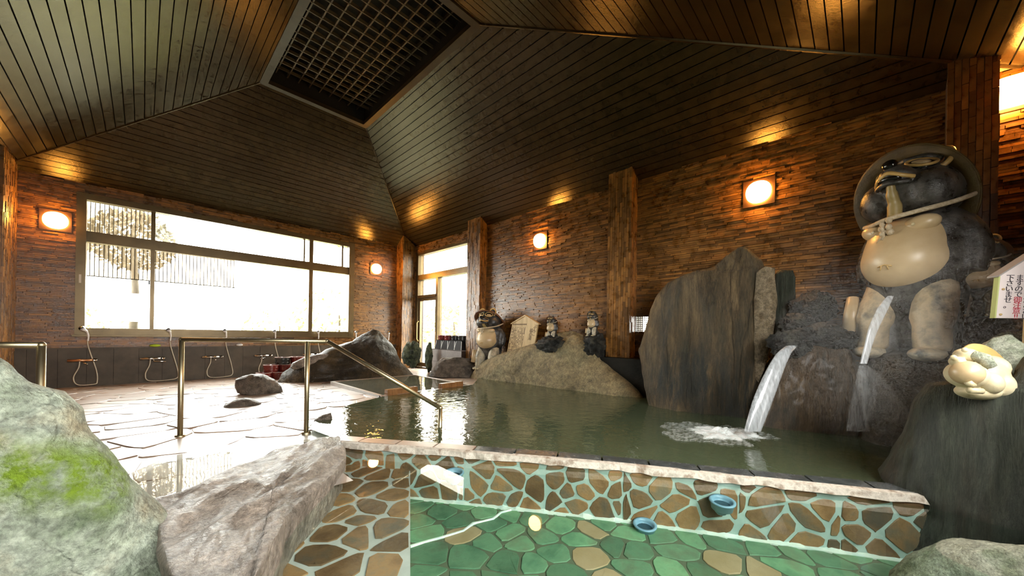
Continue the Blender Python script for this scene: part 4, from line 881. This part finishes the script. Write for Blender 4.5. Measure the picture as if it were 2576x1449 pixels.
# one more on the left end
c = at_d(32, 918, 6.2)
e = empty('shower_set', (c.x, c.y, c.z), 'small chrome tap with hose at the left edge, below the left handrail', 'shower', 'showers along the wash wall')
build(MB().tube([c + Vector((-.06, 0, 0)), c + Vector((.06, 0, 0))], .022, 10), 'mixer_bar', 'chrome', e, smooth=True)
build(MB().tube([c + Vector((0, 0, -.02)), c + Vector((0, -.02, -.08)), c + Vector((.22, -.06, -.085))], [.010, .010, .014], 8), 'spout', 'chrome', e, smooth=True)
build(MB().tube(catmull([c + Vector((-.09, 0, 0)), c + Vector((-.08, 0, .15)), c + Vector((-.12, 0, .30)), c + Vector((-.2, .02, .36))]), .010, 8), 'hose', 'hose', e, smooth=True)
build(MB().box((c.x - .5, c.y + .05, 0), (c.x + .1, c.y + .16, .66)), 'low_partition', 'tank', label='grey tiled low partition at the left edge below the handrail', cat='partition')
for px, mt_, lab, r_ in ((390, 'soap_green', 'green oval soap on the dado ledge', .075), (602, 'white', 'small white soap dish on the dado ledge', .06)):
    p = at_y(px, 870, YB - .05); build(MB().ball((p.x, YB - .06, .645 + .026), (r_, .035, .026), 18), 'soap' if mt_ == 'soap_green' else 'soap_dish', mt_, smooth=True, label=lab, cat='soap')
# ------------------------------------------------------------------ buckets
def bucket(c, label, dark=False, r=.135, h=.135, group='stacked wash buckets'):
    e = empty('wash_bucket', c, label, 'bucket', group); mtl = 'bucket_dark' if dark else 'bucket'
    build(MB().lathe([(0, 0), (r * .90, 0), (r * .93, .012), (r, h), (r * .94, h), (r * .86, .02), (0, .018)], c, 24), 'tub', mtl, e, smooth=False)
    build(MB().lathe([(r * .93, h - .002), (r * 1.01, h - .002), (r * 1.012, h + .006), (r * .93, h + .006)], c, 24), 'rim', 'rim', e, smooth=True)
    for z in (.035, .095): build(MB().lathe([(r * (.93 + .5 * z) + .001, z - .007), (r * (.93 + .5 * z) + .005, z), (r * (.94 + .5 * z) + .001, z + .007)], c, 24), 'hoop', mtl, e, smooth=True)
byy = 8.35
bxs = lambda px, z: at_y(px, 930, byy).x
zb = fz(byy)
for px, lv, dark, lab in ((664, 0, 0, 'dark red bucket at floor level, left end of the stack'), (701, 0, 0, 'dark red bucket at floor level, second from the left of the stack'), (738, 0, 0, 'dark red bucket at floor level, right end of the stack'),
                          (683, 1, 0, 'dark red bucket in the middle tier, left end of the stack'), (720, 1, 0, 'dark red bucket in the middle tier behind the white edged gap'), (757, 1, 0, 'dark red bucket in the middle tier, right end behind the handrail post'),
                          (712, 2, 1, 'black bucket on top of the stack'), (750, 2, 0, 'dark red bucket on top of the stack behind the pale thin stone')):
    bucket((bxs(px, 0), byy - (.0 if lv else .02) + .02 * lv, zb + lv * .143), lab, dark)
# tiled stand by the door with stools and buckets
st0, st1 = at_x(1084, 930, 4.98).y, 6.44
stand = build(MB().box((4.99, st0 - 1.2, .0), (XR - .03, st0 - .01, .585)), 'tiled_stand', 'grout', label='grey tiled stand with stools and buckets in front of the glass side light', cat='stand')
y = st0 - 1.2
while y < st0 - .05:
    for z_ in (0, .3): build(MB().box((4.978, y + .002, z_ + .002), (4.992, min(y + .298, st0), z_ + .296)), 'stand_tile', 'tank', stand)
    build(MB().box((4.978, y + .002, .586), (XR - .03, min(y + .298, st0), .60)), 'stand_tile', 'tank', stand); y += .3
for k, px in enumerate((1113, 1129, 1146, 1163)):
    c = at_x(px, 865, 5.14); w, h = .135, .20; zb_ = .60
    e = empty('bath_stool', (c.x, c.y, zb_), ['black bath stool at the left end of the tiled stand', 'black bath stool, second from the left on the tiled stand', 'black bath stool, third from the left on the tiled stand', 'black bath stool against the pillar on the tiled stand'][k], 'stool', 'stools on the tiled stand')
    lo = [(c.x - w, c.y - w, zb_), (c.x + w, c.y - w, zb_), (c.x + w, c.y + w, zb_), (c.x - w, c.y + w, zb_)]; hi = [(c.x - w * .72, c.y - w * .72, zb_ + h), (c.x + w * .72, c.y - w * .72, zb_ + h), (c.x + w * .72, c.y + w * .72, zb_ + h), (c.x - w * .72, c.y + w * .72, zb_ + h)]
    build(MB().hexa([Vector(v) for v in lo + hi]), 'stool_body', 'stool', e)
    for a in (0, 1, 2, 3): build(MB().tube([lo[a], hi[a]], .006, 6), 'edge_strip', 'white', e)  # white tubes put in for the bright highlights along the stool edges
    build(MB().box((c.x - w * .8, c.y - w * .8, zb_ + h), (c.x + w * .8, c.y + w * .8, zb_ + h + .015)), 'seat', 'stool', e)
    if k < 4: bucket((c.x, c.y, zb_ + h + .016), ['red bucket on the leftmost stool of the tiled stand', 'red bucket on the second stool of the tiled stand', 'dark bucket on the third stool of the tiled stand', 'black bucket half hidden behind the pillar on the last stool'][k], dark=k > 1, r=.115, h=.11, group='buckets on the stools')
build(MB().tube([(5.27, yy(1097, 900) - .05, .6), (5.25, yy(1097, 860) - .06, 1.02)], .012, 8), 'broom_handle', 'wood', label='thin wooden stick leaning by the glass door', cat='stick')

# ------------------------------------------------------------------ ceramic raccoon dog statues
def rotz(a): return Matrix.Rotation(a, 4, 'Z')
def tanuki(base, H, ang, label, hat='straw', tilt=25, detail=True, seed=0, wide=1.0):
    """Glazed pottery figure; local front is -y, height 1 without hat."""
    e = empty('raccoon_dog_statue', base, label, 'statue'); T = Matrix.Translation(Vector(base)) @ rotz(ang) @ Matrix.Diagonal((H * wide, H * wide, H, 1))
    def fin(mb, name, mtl, parent=e, sm=True): return build(mb.moved(T), name, mtl, parent, smooth=sm, weld=False)
    n = 28 if detail else 20; vx = .014 if detail else .022
    b = MB().ball((0, .03, .50), (.235, .20, .26), n).ball((0, .04, .63), (.235, .18, .15), n).ball((0, .05, .35), (.20, .17, .16), n)
    for s in (-1, 1):
        b.tube(catmull([(s * .17, .05, .66), (s * .235, .05, .55), (s * .235, .02, .42)], 5), [.065] * 4 + [.06] * 4 + [.05] * 3, 12)
        b.tube([(s * .115, .03, .36), (s * .12, .0, .16), (s * .125, -.01, .02)], [.105, .085, .085], 14); b.ball((s * .13, -.06, .03), (.085, .11, .04), 14)
    b.ball((0, .05, .19), (.13, .10, .2), n)
    b.tube(catmull([(0, .2, .25), (.03, .28, .14), (.05, .27, .05)], 5), [.08] * 4 + [.1] * 4 + [.06] * 3, 12)
    fin(blend_mesh(b, vx, 5), 'body', 'dark_glaze')
    bl = MB().ball((0, -.060, .500), (.196, .185, .150), 32).ball((0, -.055, .555), (.188, .172, .140), 28).ball((0, -.045, .62), (.178, .155, .10), 28)
    belly = fin(blend_mesh(bl, vx * .8, 22 if detail else 10), 'belly', 'cream')
    for s in (-1, 1):
        ch = fin(MB().ball((s * .086, -.120, .655), (.090, .060, .046), 24, Matrix.Rotation(s * -.18, 3, 'Y')), 'chest', 'cream', belly)
        fin(MB().ball((s * .09, -.178, .655), .009, 10), 'nipple', 'ivory', belly)
    if detail:
        nv = MB()
        nv.tube([(-.032, -.236, .462), (0, -.242, .470), (.032, -.236, .462)], .0028, 6).tube([(-.012, -.242, .468), (-.020, -.238, .445)], .0028, 6).tube([(.012, -.242, .468), (.020, -.238, .445)], .0028, 6)
        fin(nv, 'navel', 'eye_gold', belly)
    for s in (-1, 1):
        fin(MB().tube(catmull([(s * .12, -.01, .36), (s * .13, -.085, .20), (s * .135, -.09, .05)], 5), [.085] * 3 + [.088] * 3 + [.075] * 4 + [.066], 16), 'leg', 'worn' if wide > .9 else 'leg_cream')
        ft = fin(MB().ball((s * .13, -.12, .035), (.075, .095, .035), 16), 'foot', 'worn')
        for k in (() if wide < .9 else (-1, 0, 1)): fin(MB().ball((s * .13 + k * .042, -.205, .028), (.02, .025, .02), 10), 'toe', 'ivory', ft)
    fin(MB().tube([(-.235, -.10, .33), (-.225, -.12, .24), (-.24, -.11, .13)], [.03, .042, .05], 10), 'flask', 'cream')
    # head, tipped back
    hp = Matrix.Translation(Vector((0, -.01, .80))) @ Matrix.Rotation(math.radians(-tilt), 4, 'X')
    def fh(mb, name, mtl, parent=e): return fin(mb.moved(hp), name, mtl, parent)
    h = MB().ball((0, 0, .03), (.205, .175, .150), n).ball((.10, -.05, -.005), (.115, .115, .105), n).ball((-.10, -.05, -.005), (.115, .115, .105), n).ball((0, -.15, .02), (.085, .11, .065), n).ball((0, -.05, .10), (.14, .12, .09), n)
    head = fh(blend_mesh(h, vx * .8, 4), 'head', 'dark_glaze')
    fh(MB().ball((0, -.255, .045), (.036, .026, .026), 14), 'nose', 'black', head)
    fh(MB().tube(catmull([(-.085, -.175, .0), (-.05, -.225, -.012), (0, -.25, -.002), (.05, -.225, -.012), (.085, -.175, .0)], 4), .010, 8), 'lip', 'eye_gold', head)
    fh(MB().tube(catmull([(-.075, -.175, -.022), (-.035, -.212, -.040), (0, -.222, -.042), (.035, -.212, -.040), (.075, -.175, -.022)], 4), .013, 8), 'lower_lip', 'dark_glaze', head)
    fh(MB().ball((0, -.215, -.020), (.055, .03, .014), 14), 'mouth', 'black', head)
    fh(MB().tube(catmull([(0, -.205, -.025), (0, -.165, -.065), (0, -.115, -.10), (.0, -.085, -.15)], 4), [.020] * 4 + [.026] * 4 + [.032] * 5, 12), 'throat', 'throat_tan', head)
    for s in (-1, 1):
        c = Vector((s * .074, -.145, .108)); nv_ = Vector((s * .36, -.80, .48)).normalized(); tx_ = nv_.cross(Z3).normalized(); ty_ = tx_.cross(nv_)
        RE = Matrix((tx_, ty_, nv_)).transposed()
        ring = [c + nv_ * .004 + tx_ * math.cos(q) * .062 + ty_ * math.sin(q) * .042 for q in [2 * math.pi * i / 24 for i in range(25)]]
        ey = fh(MB().ball(c - nv_ * .008, (.060, .042, .022), 18, RE), 'eye', 'black', head)
        fh(MB().tube(ring, .007, 8), 'eye_rim', 'eye_gold', ey)
        fh(MB().ball(c + nv_ * .010 - ty_ * .014, (.040, .018, .010), 14, RE), 'eye_white', 'cream', ey)
        fh(MB().tube(catmull([c + nv_ * .006 + tx_ * -.07 * s + ty_ * .03, c + nv_ * .012 + ty_ * .062, c + tx_ * .075 * s + ty_ * .045], 5), .012, 8), 'brow', 'dark_glaze', ey)
        er = Vector((s * .105, -.085, .160)); rg = [er + Vector((math.cos(q) * .058, 0, math.sin(q) * .062)) for q in [2 * math.pi * i / 20 for i in range(21)]]
        ear = fh(MB().ball(er + Vector((0, .016, 0)), (.056, .022, .060), 16), 'ear', 'dark_glaze', head)
        fh(MB().tube(rg, .013, 8), 'ear_rim', 'eye_gold' if detail else 'dark_glaze', ear)
        fh(MB().ball(er + Vector((0, -.002, -.012)), (.030, .010, .034), 12), 'ear_hollow', 'rust_hat', ear)
    # straw hat hung behind the head
    hm = Matrix.Translation(Vector((-.03, .05, .83))) @ Matrix.Rotation(math.radians(-66 if hat == 'straw' else -42), 4, 'X')
    prof = [(0.002, .15), (.08, .14), (.15, .105), (.215, .055), (.268, .0), (.281, -.015), (.274, -.028), (.20, .030), (.13, .08), (.002, .125)]
    ht = fin(MB().lathe(prof, (0, 0, 0), 36).moved(hm), 'hat', hat)
    fin(MB().tube([(math.cos(q) * .278, math.sin(q) * .278, -.015) for q in [2 * math.pi * i / 40 for i in range(41)]], .006, 6).moved(hm), 'hat_rim', hat, ht)
    # chin cord with knot
    cord = [(-.21, .06, .76), (-.20, -.06, .715), (-.11, -.16, .695), (-.01, -.205, .70), (.11, -.17, .715), (.20, -.06, .745), (.23, .07, .79)]
    rp = fin(MB().tube(catmull(cord, 6), .011, 8), 'chin_cord', 'rope')
    kn = MB()
    rr = random.Random(seed)
    for k in range(9): kn.ball((-.01 + rr.uniform(-.03, .03), -.205 + rr.uniform(-.012, .008), .675 + rr.uniform(-.045, .02)), .016, 8)
    kn.tube([(-.01, -.205, .66), (-.03, -.21, .60)], .008, 6).tube([(0, -.205, .66), (-.055, -.205, .585)], .007, 6)
    fin(kn, 'knot', 'rope', rp)
    return e
def heading(dx, dy): return math.atan2(dx, -dy)           # turns local -y towards (dx, dy)
B = at_d(2290, 905, 3.12)
tanuki(B, 1.70, heading(-.86, .50), 'big dark raccoon dog statue with cream belly and straw hat beside the right wall', tilt=30, seed=1, wide=.86)
B = at_d(2462, 800, 2.86)
tanuki(B, .62, heading(-.95, .25), 'small dark raccoon dog statue behind the white notice board', hat='rust_hat', tilt=12, detail=True, seed=2)
B = at_d(1230, 930, 7.35)
tanuki(B, 1.20, heading(-.95, -.25), 'waist high raccoon dog statue with rust brown hat beside the tiled pillar', hat='rust_hat', tilt=8, seed=3)
B = at_d(1388, 855, 6.2)
tanuki(B, .40, heading(-.95, .05), 'small dark raccoon dog statue with cream belly between the wooden sign and the sandstone peak', hat='rust_hat', tilt=5, detail=False, seed=4)
B = at_d(1490, 846, 5.75)
tanuki(B, .38, heading(-.95, .05), 'smallest raccoon dog statue with round straw hat left of the pillar', tilt=8, detail=False, seed=5)

# little sleeping figure on the right rock
c0 = at_d(2458, 955, 1.85)
e = empty('sleeping_figure', (c0.x, c0.y, c0.z - .14), 'small ivory pottery figure lying asleep on the right rock', 'figurine')
R_ = Vector((RT.x, RT.y, 0)).normalized(); Fw = Vector((FW.x, FW.y, 0)).normalized()
def sp_(px, py, k=0.0): return at_d(2464 + (px - 2464) * .93, 940 + (py - 940) * .95, 1.85 + k)
def rad(px): return px / F_PX * 1.85 * .90
RV = Matrix((R_, Fw, Z3)).transposed()
mb = MB().ball(sp_(2470, 952, .05), (rad(60), .09, rad(56)), 26, RV).ball(sp_(2428, 942), (rad(36), .085, rad(38)), 24, RV).ball(sp_(2502, 968, .02), (rad(32), .08, rad(42)), 24, RV).ball(sp_(2458, 988, .0), (rad(50), .07, rad(22)), 22, RV).ball(sp_(2495, 925, .06), (rad(34), .07, rad(36)), 20, RV)
build(blend_mesh(mb, .006, 2), 'body', 'ivory', e, smooth=True)
build(MB().ball(sp_(2430, 938, -.05), (rad(33), .06, rad(33)), 24, RV), 'belly', 'cream', e, smooth=True)
build(MB().ball(sp_(2492, 965, -.05), (rad(24), .05, rad(30)), 22, RV), 'haunch', 'ivory', e, smooth=True)
hd = build(blend_mesh(MB().ball(sp_(2428, 892), (rad(24), .05, rad(21)), 20, RV).ball(sp_(2404, 908, -.02), (rad(15), .035, rad(15)), 16, RV).ball(sp_(2394, 897, -.03), rad(8), 12), .006, 4), 'head', 'ivory', e, smooth=True)
build(MB().ball(sp_(2424, 877, -.04), (rad(7), .012, rad(7)), 10), 'ear', 'ivory', hd, smooth=True)
build(MB().tube([sp_(2445, 890, -.03), sp_(2475, 900, -.06), sp_(2495, 922, -.07)], [rad(13), rad(16), rad(12)], 14), 'sleeve', 'rock_pale_green', e, smooth=True)
for a, b in (((2432, 962), (2446, 972)), ((2436, 984), (2470, 986))): build(MB().tube([sp_(*a, -.08), sp_(*b, -.08)], rad(8), 10), 'paw', 'ivory', e, smooth=True)
build(MB().lathe([(.002, -.05), (.05, -.04), (.10, -.012), (.145, .02), (.14, .03), (.09, .0), (.002, -.035)], sp_(2468, 930, .11), 30, axis=-Fw + Z3 * .35 + R_ * .1), 'hat', 'eye_gold', e, smooth=True)

# ------------------------------------------------------------------ signs
def glyphs(txt, size, O, U, V, Nrm, material, parent, name='lettering', spacing=1.0):
    cu = bpy.data.curves.new(name, 'FONT'); cu.body = txt; cu.size = size; cu.align_x = 'CENTER'; cu.align_y = 'TOP'; cu.space_line = spacing; cu.extrude = .0006; cu.resolution_u = 3
    o = bpy.data.objects.new(name, cu); COL.objects.link(o); dg = bpy.context.evaluated_depsgraph_get(); me = bpy.data.meshes.new_from_object(o.evaluated_get(dg)); bpy.data.objects.remove(o)
    X = Matrix((U, V, Nrm)).transposed().to_4x4(); X.translation = O
    mb = MB(); mb.put([X @ v.co for v in me.vertices], [tuple(p.vertices) for p in me.polygons]); bpy.data.meshes.remove(me)
    return build(mb, name, material, parent)
# white notice board at the right edge: front faces the bath
sd = 2.25
bl, tl = at_d(2505, 800, sd), at_d(2517, 690, sd); w_ = .36; hgt = (tl.z - bl.z) + .0
Us = (Vector((RT.x, RT.y, 0)).normalized() * .97 + Fw * -.20).normalized(); Ns = Vector((-Us.y, Us.x, 0)); Ns = Ns if Ns.dot(-bl) > 0 else -Ns
lean = (Us * .07 + Z3).normalized()
sg = empty('notice_board', (bl + Us * w_ / 2), 'white house shaped notice board with black and red Japanese writing at the right edge', 'sign')
q = [bl, bl + Us * w_, bl + Us * w_ + lean * hgt, bl + Us * w_ / 2 + lean * (hgt + .15), bl + lean * hgt]
build(MB().prism(q, Ns * -.022), 'board', 'sign_white', sg)
build(MB().prism([q[0] - Us * .006, q[0] + Ns * .002, q[4] + Ns * .002, q[4] - Us * .006], Ns * -.028), 'edge_strip', 'sign_edge', sg)
for s_, a, b in ((-1, q[4], q[3]), (1, q[2], q[3])):
    a = a + Us * .022 * s_ - lean * .018
    build(MB().hexa([a + Ns * .02, b + Ns * .02, b - Ns * .05, a - Ns * .05] + [v + lean * .010 for v in (a + Ns * .02, b + Ns * .02, b - Ns * .05, a - Ns * .05)]), 'roof_board', 'sign_roof', sg)
col_x = (.050, .097, .144)
for k, (txt, mt_) in enumerate((('下\nさ\nい\nま\nせ\n。', 'black_ink'), ('ま\nす\nの\nで', 'black_ink'), ('出\nる\n場\n合\nが\nご\nざ\nい', 'black_ink'))):
    glyphs(txt, .043, bl + Us * (col_x[k]) + lean * (hgt - .004) + Ns * .002, Us, lean, Ns, mt_, sg, spacing=.80)
glyphs('御\n注\n意\n!!', .043, bl + Us * col_x[1] + lean * (hgt - .004 - 4 * .0344) + Ns * .002, Us, lean, Ns, 'red_ink', sg, spacing=.80)
for px, py in ((2515, 706 + 0), (2516, 792)): pass
for a, b in ((.02, .18), (.02, .012 + .01)): build(MB().ball(bl + Us * a + lean * b + Ns * .003, .007, 10), 'screw', 'eye_gold', sg, smooth=True)
build(MB().tube([bl + Us * w_ / 2 - Ns * .03 - Z3 * .25, bl + Us * w_ / 2 - Ns * .03 + lean * hgt], .018, 8), 'post', 'sign_wood', sg)
# wooden sign behind the sandstone mound
xs_ = 5.02
q = [at_x(px, py, xs_) for px, py in ((1267, 930), (1339, 905), (1353, 815), (1321, 795), (1289, 814))]
ws = empty('wooden_sign', q[0], 'pale wooden house shaped sign with brown handwriting behind the sandstone mound', 'sign')
build(MB().prism(q, Vector((.03, 0, 0))), 'board', 'sign_wood', ws)
a, b = q[4], q[3]; c_ = q[2]
for s_, (u, v) in enumerate(((a, b), (c_, b))):
    u = u + (u - b) * .10; build(MB().hexa([u + Vector((-.015, 0, 0)), v + Vector((-.015, 0, 0)), v + Vector((.05, 0, 0)), u + Vector((.05, 0, 0))] + [w + Z3 * .02 for w in (u + Vector((-.015, 0, 0)), v + Vector((-.015, 0, 0)), v + Vector((.05, 0, 0)), u + Vector((.05, 0, 0)))]), 'roof_board', 'sign_wood', ws)
Uw = (q[1] - q[0]); Uw = Vector((0, -1, 0)); lw_v = (q[4] - q[0]).normalized(); Nw = Vector((-1, 0, 0)); O = at_x(1289, 814, xs_); wid = (q[2] - q[4]).length
ink = MB(); ri = random.Random(9)
for cidx in range(9):
    for r_ in range(17):
        if ri.random() < .12: continue
        s_ = .012 * ri.uniform(.6, 1.1); ctr = O + Uw * (.035 + cidx * .040) - lw_v * (.075 + r_ * .030) + Nw * .002
        ink.put([ctr + Uw * s_ * .8 + lw_v * s_, ctr - Uw * s_ * .8 + lw_v * s_, ctr - Uw * s_ * .8 - lw_v * s_, ctr + Uw * s_ * .8 - lw_v * s_], [(0, 1, 2, 3)])
for cidx in range(10):
    s_ = .014; ctr = O + Uw * (.04 + cidx * .036) - lw_v * .018 + Nw * .002
    ink.put([ctr + Uw * s_ * .8 + lw_v * s_, ctr - Uw * s_ * .8 + lw_v * s_, ctr - Uw * s_ * .8 - lw_v * s_, ctr + Uw * s_ * .8 - lw_v * s_], [(0, 1, 2, 3)])
build(ink, 'small_writing', 'ink', ws)
glyphs('ぶ\nん\nこ', .085, O + Uw * (wid - .045) - lw_v * .02 + Nw * .003, Uw, lw_v, Nw, 'ink', ws, spacing=.85)
glyphs('福\nの\n湯', .085, O + Uw * (wid - .125) - lw_v * .10 + Nw * .003, Uw, lw_v, Nw, 'ink', ws, spacing=.85)

# ------------------------------------------------------------------ falling water
def stream(name, pts, widths, label, material='stream', thick=.35, n=14):
    pts = [at_d(*p) for p in pts]; path = catmull(pts, 6); m_ = len(path); mb = MB(); k = len(widths)
    for i, p in enumerate(path):
        t = (path[min(i + 1, m_ - 1)] - path[max(i - 1, 0)]).normalized(); f_ = i / (m_ - 1) * (k - 1); j = min(int(f_), k - 2); w = lerp(widths[j], widths[j + 1], f_ - j)
        s = R_; o = s.cross(t).normalized()
        for q in range(n):
            a = 2 * math.pi * q / n; rr_ = 1 + .12 * noise.noise(Vector((q * 1.7, i * .12, len(pts))))
            mb.v.append(p + (s * math.cos(a) * w + o * math.sin(a) * w * thick) * rr_)
    for i in range(m_ - 1):
        for q in range(n): mb.f.append((i * n + q, i * n + (q + 1) % n, (i + 1) * n + (q + 1) % n, (i + 1) * n + q))
    return build(mb, name, material, smooth=True, label=label, cat='water')
stream('water_stream', [(1990, 872, 3.22), (1972, 890, 3.18), (1950, 930, 3.14), (1928, 985, 3.10), (1908, 1040, 3.06), (1893, 1085, 3.04)], [.055, .065, .075, .085, .08, .075], 'white stream of water falling from the lava stones into the pool')
stream('water_stream', [(2240, 745, 2.86), (2222, 775, 2.83), (2200, 820, 2.80), (2184, 870, 2.78), (2172, 915, 2.76)], [.025, .045, .04, .03, .028], 'thin stream of water pouring from under the big statue')
stream('water_spray', [(2170, 915, 2.76), (2190, 950, 2.74), (2215, 1000, 2.72), (2235, 1060, 2.70)], [.02, .10, .15, .19], 'misty spray below the thin stream', 'spray', thick=.25, n=20)
stream('water_spray', [(2168, 920, 2.76), (2165, 970, 2.74), (2160, 1030, 2.72), (2158, 1085, 2.70)], [.02, .05, .07, .09], 'thin veil of drips left of the misty spray', 'spray', thick=.2, n=16)
# foam where the stream lands
sp0 = at_z(1835, 1090, ZMW); mb = MB(); nr, ns = 16, 72
for j in range(nr + 1):
    t = j / nr
    for i in range(ns):
        q = 2 * math.pi * i / ns; dirv = R_ * math.cos(q) + Fw * math.sin(q); ext = (.34 if math.cos(q) < 0 else .26) * (.6 + .4 * abs(math.cos(q))) * (1 + .38 * noise.noise(Vector((math.cos(q) * 3, math.sin(q) * 3, 2))) + .25 * noise.noise(Vector((math.cos(q) * 11, math.sin(q) * 11, 5))))
        p = sp0 + dirv * ext * t; p.z = ZMW - .008 + .045 * (1 - t) ** .6 + .05 * (1 - t) * noise.fractal(Vector((p.x, p.y, 0)) * 14, 1, 2, 4); mb.v.append(p)
for j in range(nr):
    for i in range(ns): mb.f.append((j * ns + i, j * ns + (i + 1) % ns, (j + 1) * ns + (i + 1) % ns, (j + 1) * ns + i))
FOAM = build(mb, 'foam', 'foam', smooth=True, label='white foam where the stream hits the pool', cat='foam')

fv = MB(); nr, ns = 10, 60
for j in range(nr + 1):
    for i in range(ns):
        q = 2 * math.pi * i / ns; t = j / nr; dirv = R_ * math.cos(q) + Fw * math.sin(q); ext = (.62 if math.cos(q) < 0 else .36) * (.5 + .5 * abs(math.cos(q))) * (1 + .4 * noise.noise(Vector((math.cos(q) * 4, math.sin(q) * 4, 8))))
        p = sp0 + dirv * ext * t; p.z = ZMW + .006 + .006 * noise.noise(Vector((p.x, p.y, 0)) * 20); fv.v.append(p)
for j in range(nr):
    for i in range(ns): fv.f.append((j * ns + i, j * ns + (i + 1) % ns, (j + 1) * ns + (i + 1) % ns, (j + 1) * ns + i))
build(fv, 'foam_fringe', 'foam_veil', FOAM, smooth=True)
# ------------------------------------------------------------------ outside
build(MB().box((-14, YB + .22, -.3), (24, 30, -.1)), 'ground', 'lawn', kind='structure', origin=(0, 0, 0))
build(MB().box((XR + .22, -20, -.3), (24, YB + .22, -.05)), 'ground', 'lawn', kind='structure', origin=(0, 0, 0))
build(MB().box((-14, -20, -.3), (XR + .22, YF - .22, -.1)), 'ground', 'lawn', kind='structure', origin=(0, 0, 0))
cs = MB(); xa, xb = WX0 - .3, at_y(592, 650, YB + .5).x; nrib = 44; zlo, zhi = 1.90, 2.52; xu = at_y(392, 540, YB + .5).x
for i in range(nrib * 4 + 1):
    x = lerp(xa, xb, i / (nrib * 4)); y = YB + .5 + .018 * math.cos(i * math.pi / 2); cs.v += [Vector((x, y, zlo)), Vector((x, y, zhi))]
for i in range(nrib * 4): cs.f.append((2 * i, 2 * i + 2, 2 * i + 3, 2 * i + 1))
k0 = len(cs.v); nu = 80
for i in range(nu + 1):
    x = lerp(xa, xu, i / nu); y = YB + .5 + .018 * math.cos(i * math.pi / 2); cs.v += [Vector((x, y, zhi)), Vector((x, y, 3.6))]
for i in range(nu): cs.f.append((k0 + 2 * i, k0 + 2 * i + 2, k0 + 2 * i + 3, k0 + 2 * i + 1))
aw = build(cs, 'corrugated_screen', 'poly_clear', label='ribbed translucent plastic screen hung outside the left of the big window', cat='screen')
rb = MB()
for i in range(nrib): 
    x = lerp(xa, xb, (i + .5) / nrib); rb.tube([(x, YB + .47, zlo), (x, YB + .47, 3.6 if x < xu else zhi)], .006, 5)
build(rb, 'rib', 'bark', aw, kind='stuff'); build(MB().box((xa, YB + .46, zlo - .01), (xb, YB + .48, zlo + .006)), 'bottom_edge', 'bark', aw)
build(MB().box((xa, YB + .22, 3.55), (xb, YB + .54, 3.6)), 'hanging_rail', 'bark', aw)
def tree(px, d, h, r, label, seed, trunk=.12, z=-.1, leaf='leaf'):
    c = at_d(px, 900, d); c.z = z; e = empty('garden_tree' if trunk > .06 else 'garden_bush', c, label, 'tree' if trunk > .06 else 'bush', 'garden plants outside')
    rr_ = random.Random(seed); lf = MB()
    for k in range(1100):
        v = Vector((rr_.gauss(0, 1), rr_.gauss(0, 1), rr_.gauss(0, 1))).normalized() * rr_.uniform(.55, 1) ** .5
        p = c + Vector((v.x * r, v.y * r, h - r * .9 + v.z * r * .9)); s = r * .10
        a = Vector((rr_.gauss(0, 1), rr_.gauss(0, 1), rr_.gauss(0, 1))).normalized(); b = a.orthogonal().normalized()
        lf.put([p - a * s, p + b * s * .5, p + a * s, p - b * s * .5], [(0, 1, 2, 3)])
    build(lf, 'crown', leaf, e, kind='stuff'); build(MB().tube([c, c + Vector((.05, 0, h * .5)), c + Vector((0, 0, h - r * .6))], [trunk, trunk * .8, trunk * .5], 10), 'trunk', 'bark', e, smooth=True)
tree(330, 8.6, 3.9, .80, 'dark tree outside behind the ribbed plastic screen', 1, .09, leaf='leaf_dark')
tree(255, 14, 2.0, 1.0, 'small bush outside, low in the left window pane', 2, .05)
tree(850, 15, 3.0, 1.8, 'yellow green bush outside the right window pane', 3, .05)
tree(700, 19, 2.4, 1.6, 'pale bush outside the right part of the middle pane', 4, .05)
tree(872, 12.6, 5.2, .7, 'narrow green tree outside the top right window corner', 5, .08)
tree(1140, 13, 2.2, 1.2, 'yellow green bush outside the glass side light', 6, .05)

# ------------------------------------------------------------------ steam over the hot inlet
hz = bpy.data.materials.new('drifting_steam'); hz.use_nodes = True; nt = hz.node_tree; nt.nodes.clear(); L = nt.links
out = add(nt, 'ShaderNodeOutputMaterial'); vs_ = add(nt, 'ShaderNodeVolumeScatter'); vs_.inputs['Color'].default_value = (.95, 1, .97, 1)
tc = add(nt, 'ShaderNodeTexCoord'); gr = add(nt, 'ShaderNodeTexGradient', gradient_type='SPHERICAL'); mp = add(nt, 'ShaderNodeMapping'); L.new(tc.outputs['Object'], mp.inputs[0]); L.new(mp.outputs[0], gr.inputs[0])
SX, SY, SZ = 1.25, 1.5, .95; mp.inputs['Scale'].default_value = (1 / SX, 1 / SY, 1 / SZ)
nzv = add(nt, 'ShaderNodeTexNoise', Scale=1.6, Detail=2.0); L.new(tc.outputs['Object'], nzv.inputs[0])
mu = add(nt, 'ShaderNodeMath', operation='MULTIPLY'); L.new(gr.outputs[1], mu.inputs[0]); L.new(ramp(nt, nzv.outputs[0], [(.3, .25), (.7, 1.0)]), mu.inputs[1])
m2 = add(nt, 'ShaderNodeMath', operation='MULTIPLY'); L.new(mu.outputs[0], m2.inputs[0]); m2.inputs[1].default_value = STEAM; L.new(m2.outputs[0], vs_.inputs['Density']); L.new(vs_.outputs[0], out.inputs['Volume'])
M['steam'] = hz
build(MB().ball((3.85, -.2, .95), (SX * .98, SY * .50, SZ * .85), 24), 'steam', 'steam', kind='stuff', label='thin steam drifting over the inlet rocks', cat='steam', origin=(3.85, -.2, .95))
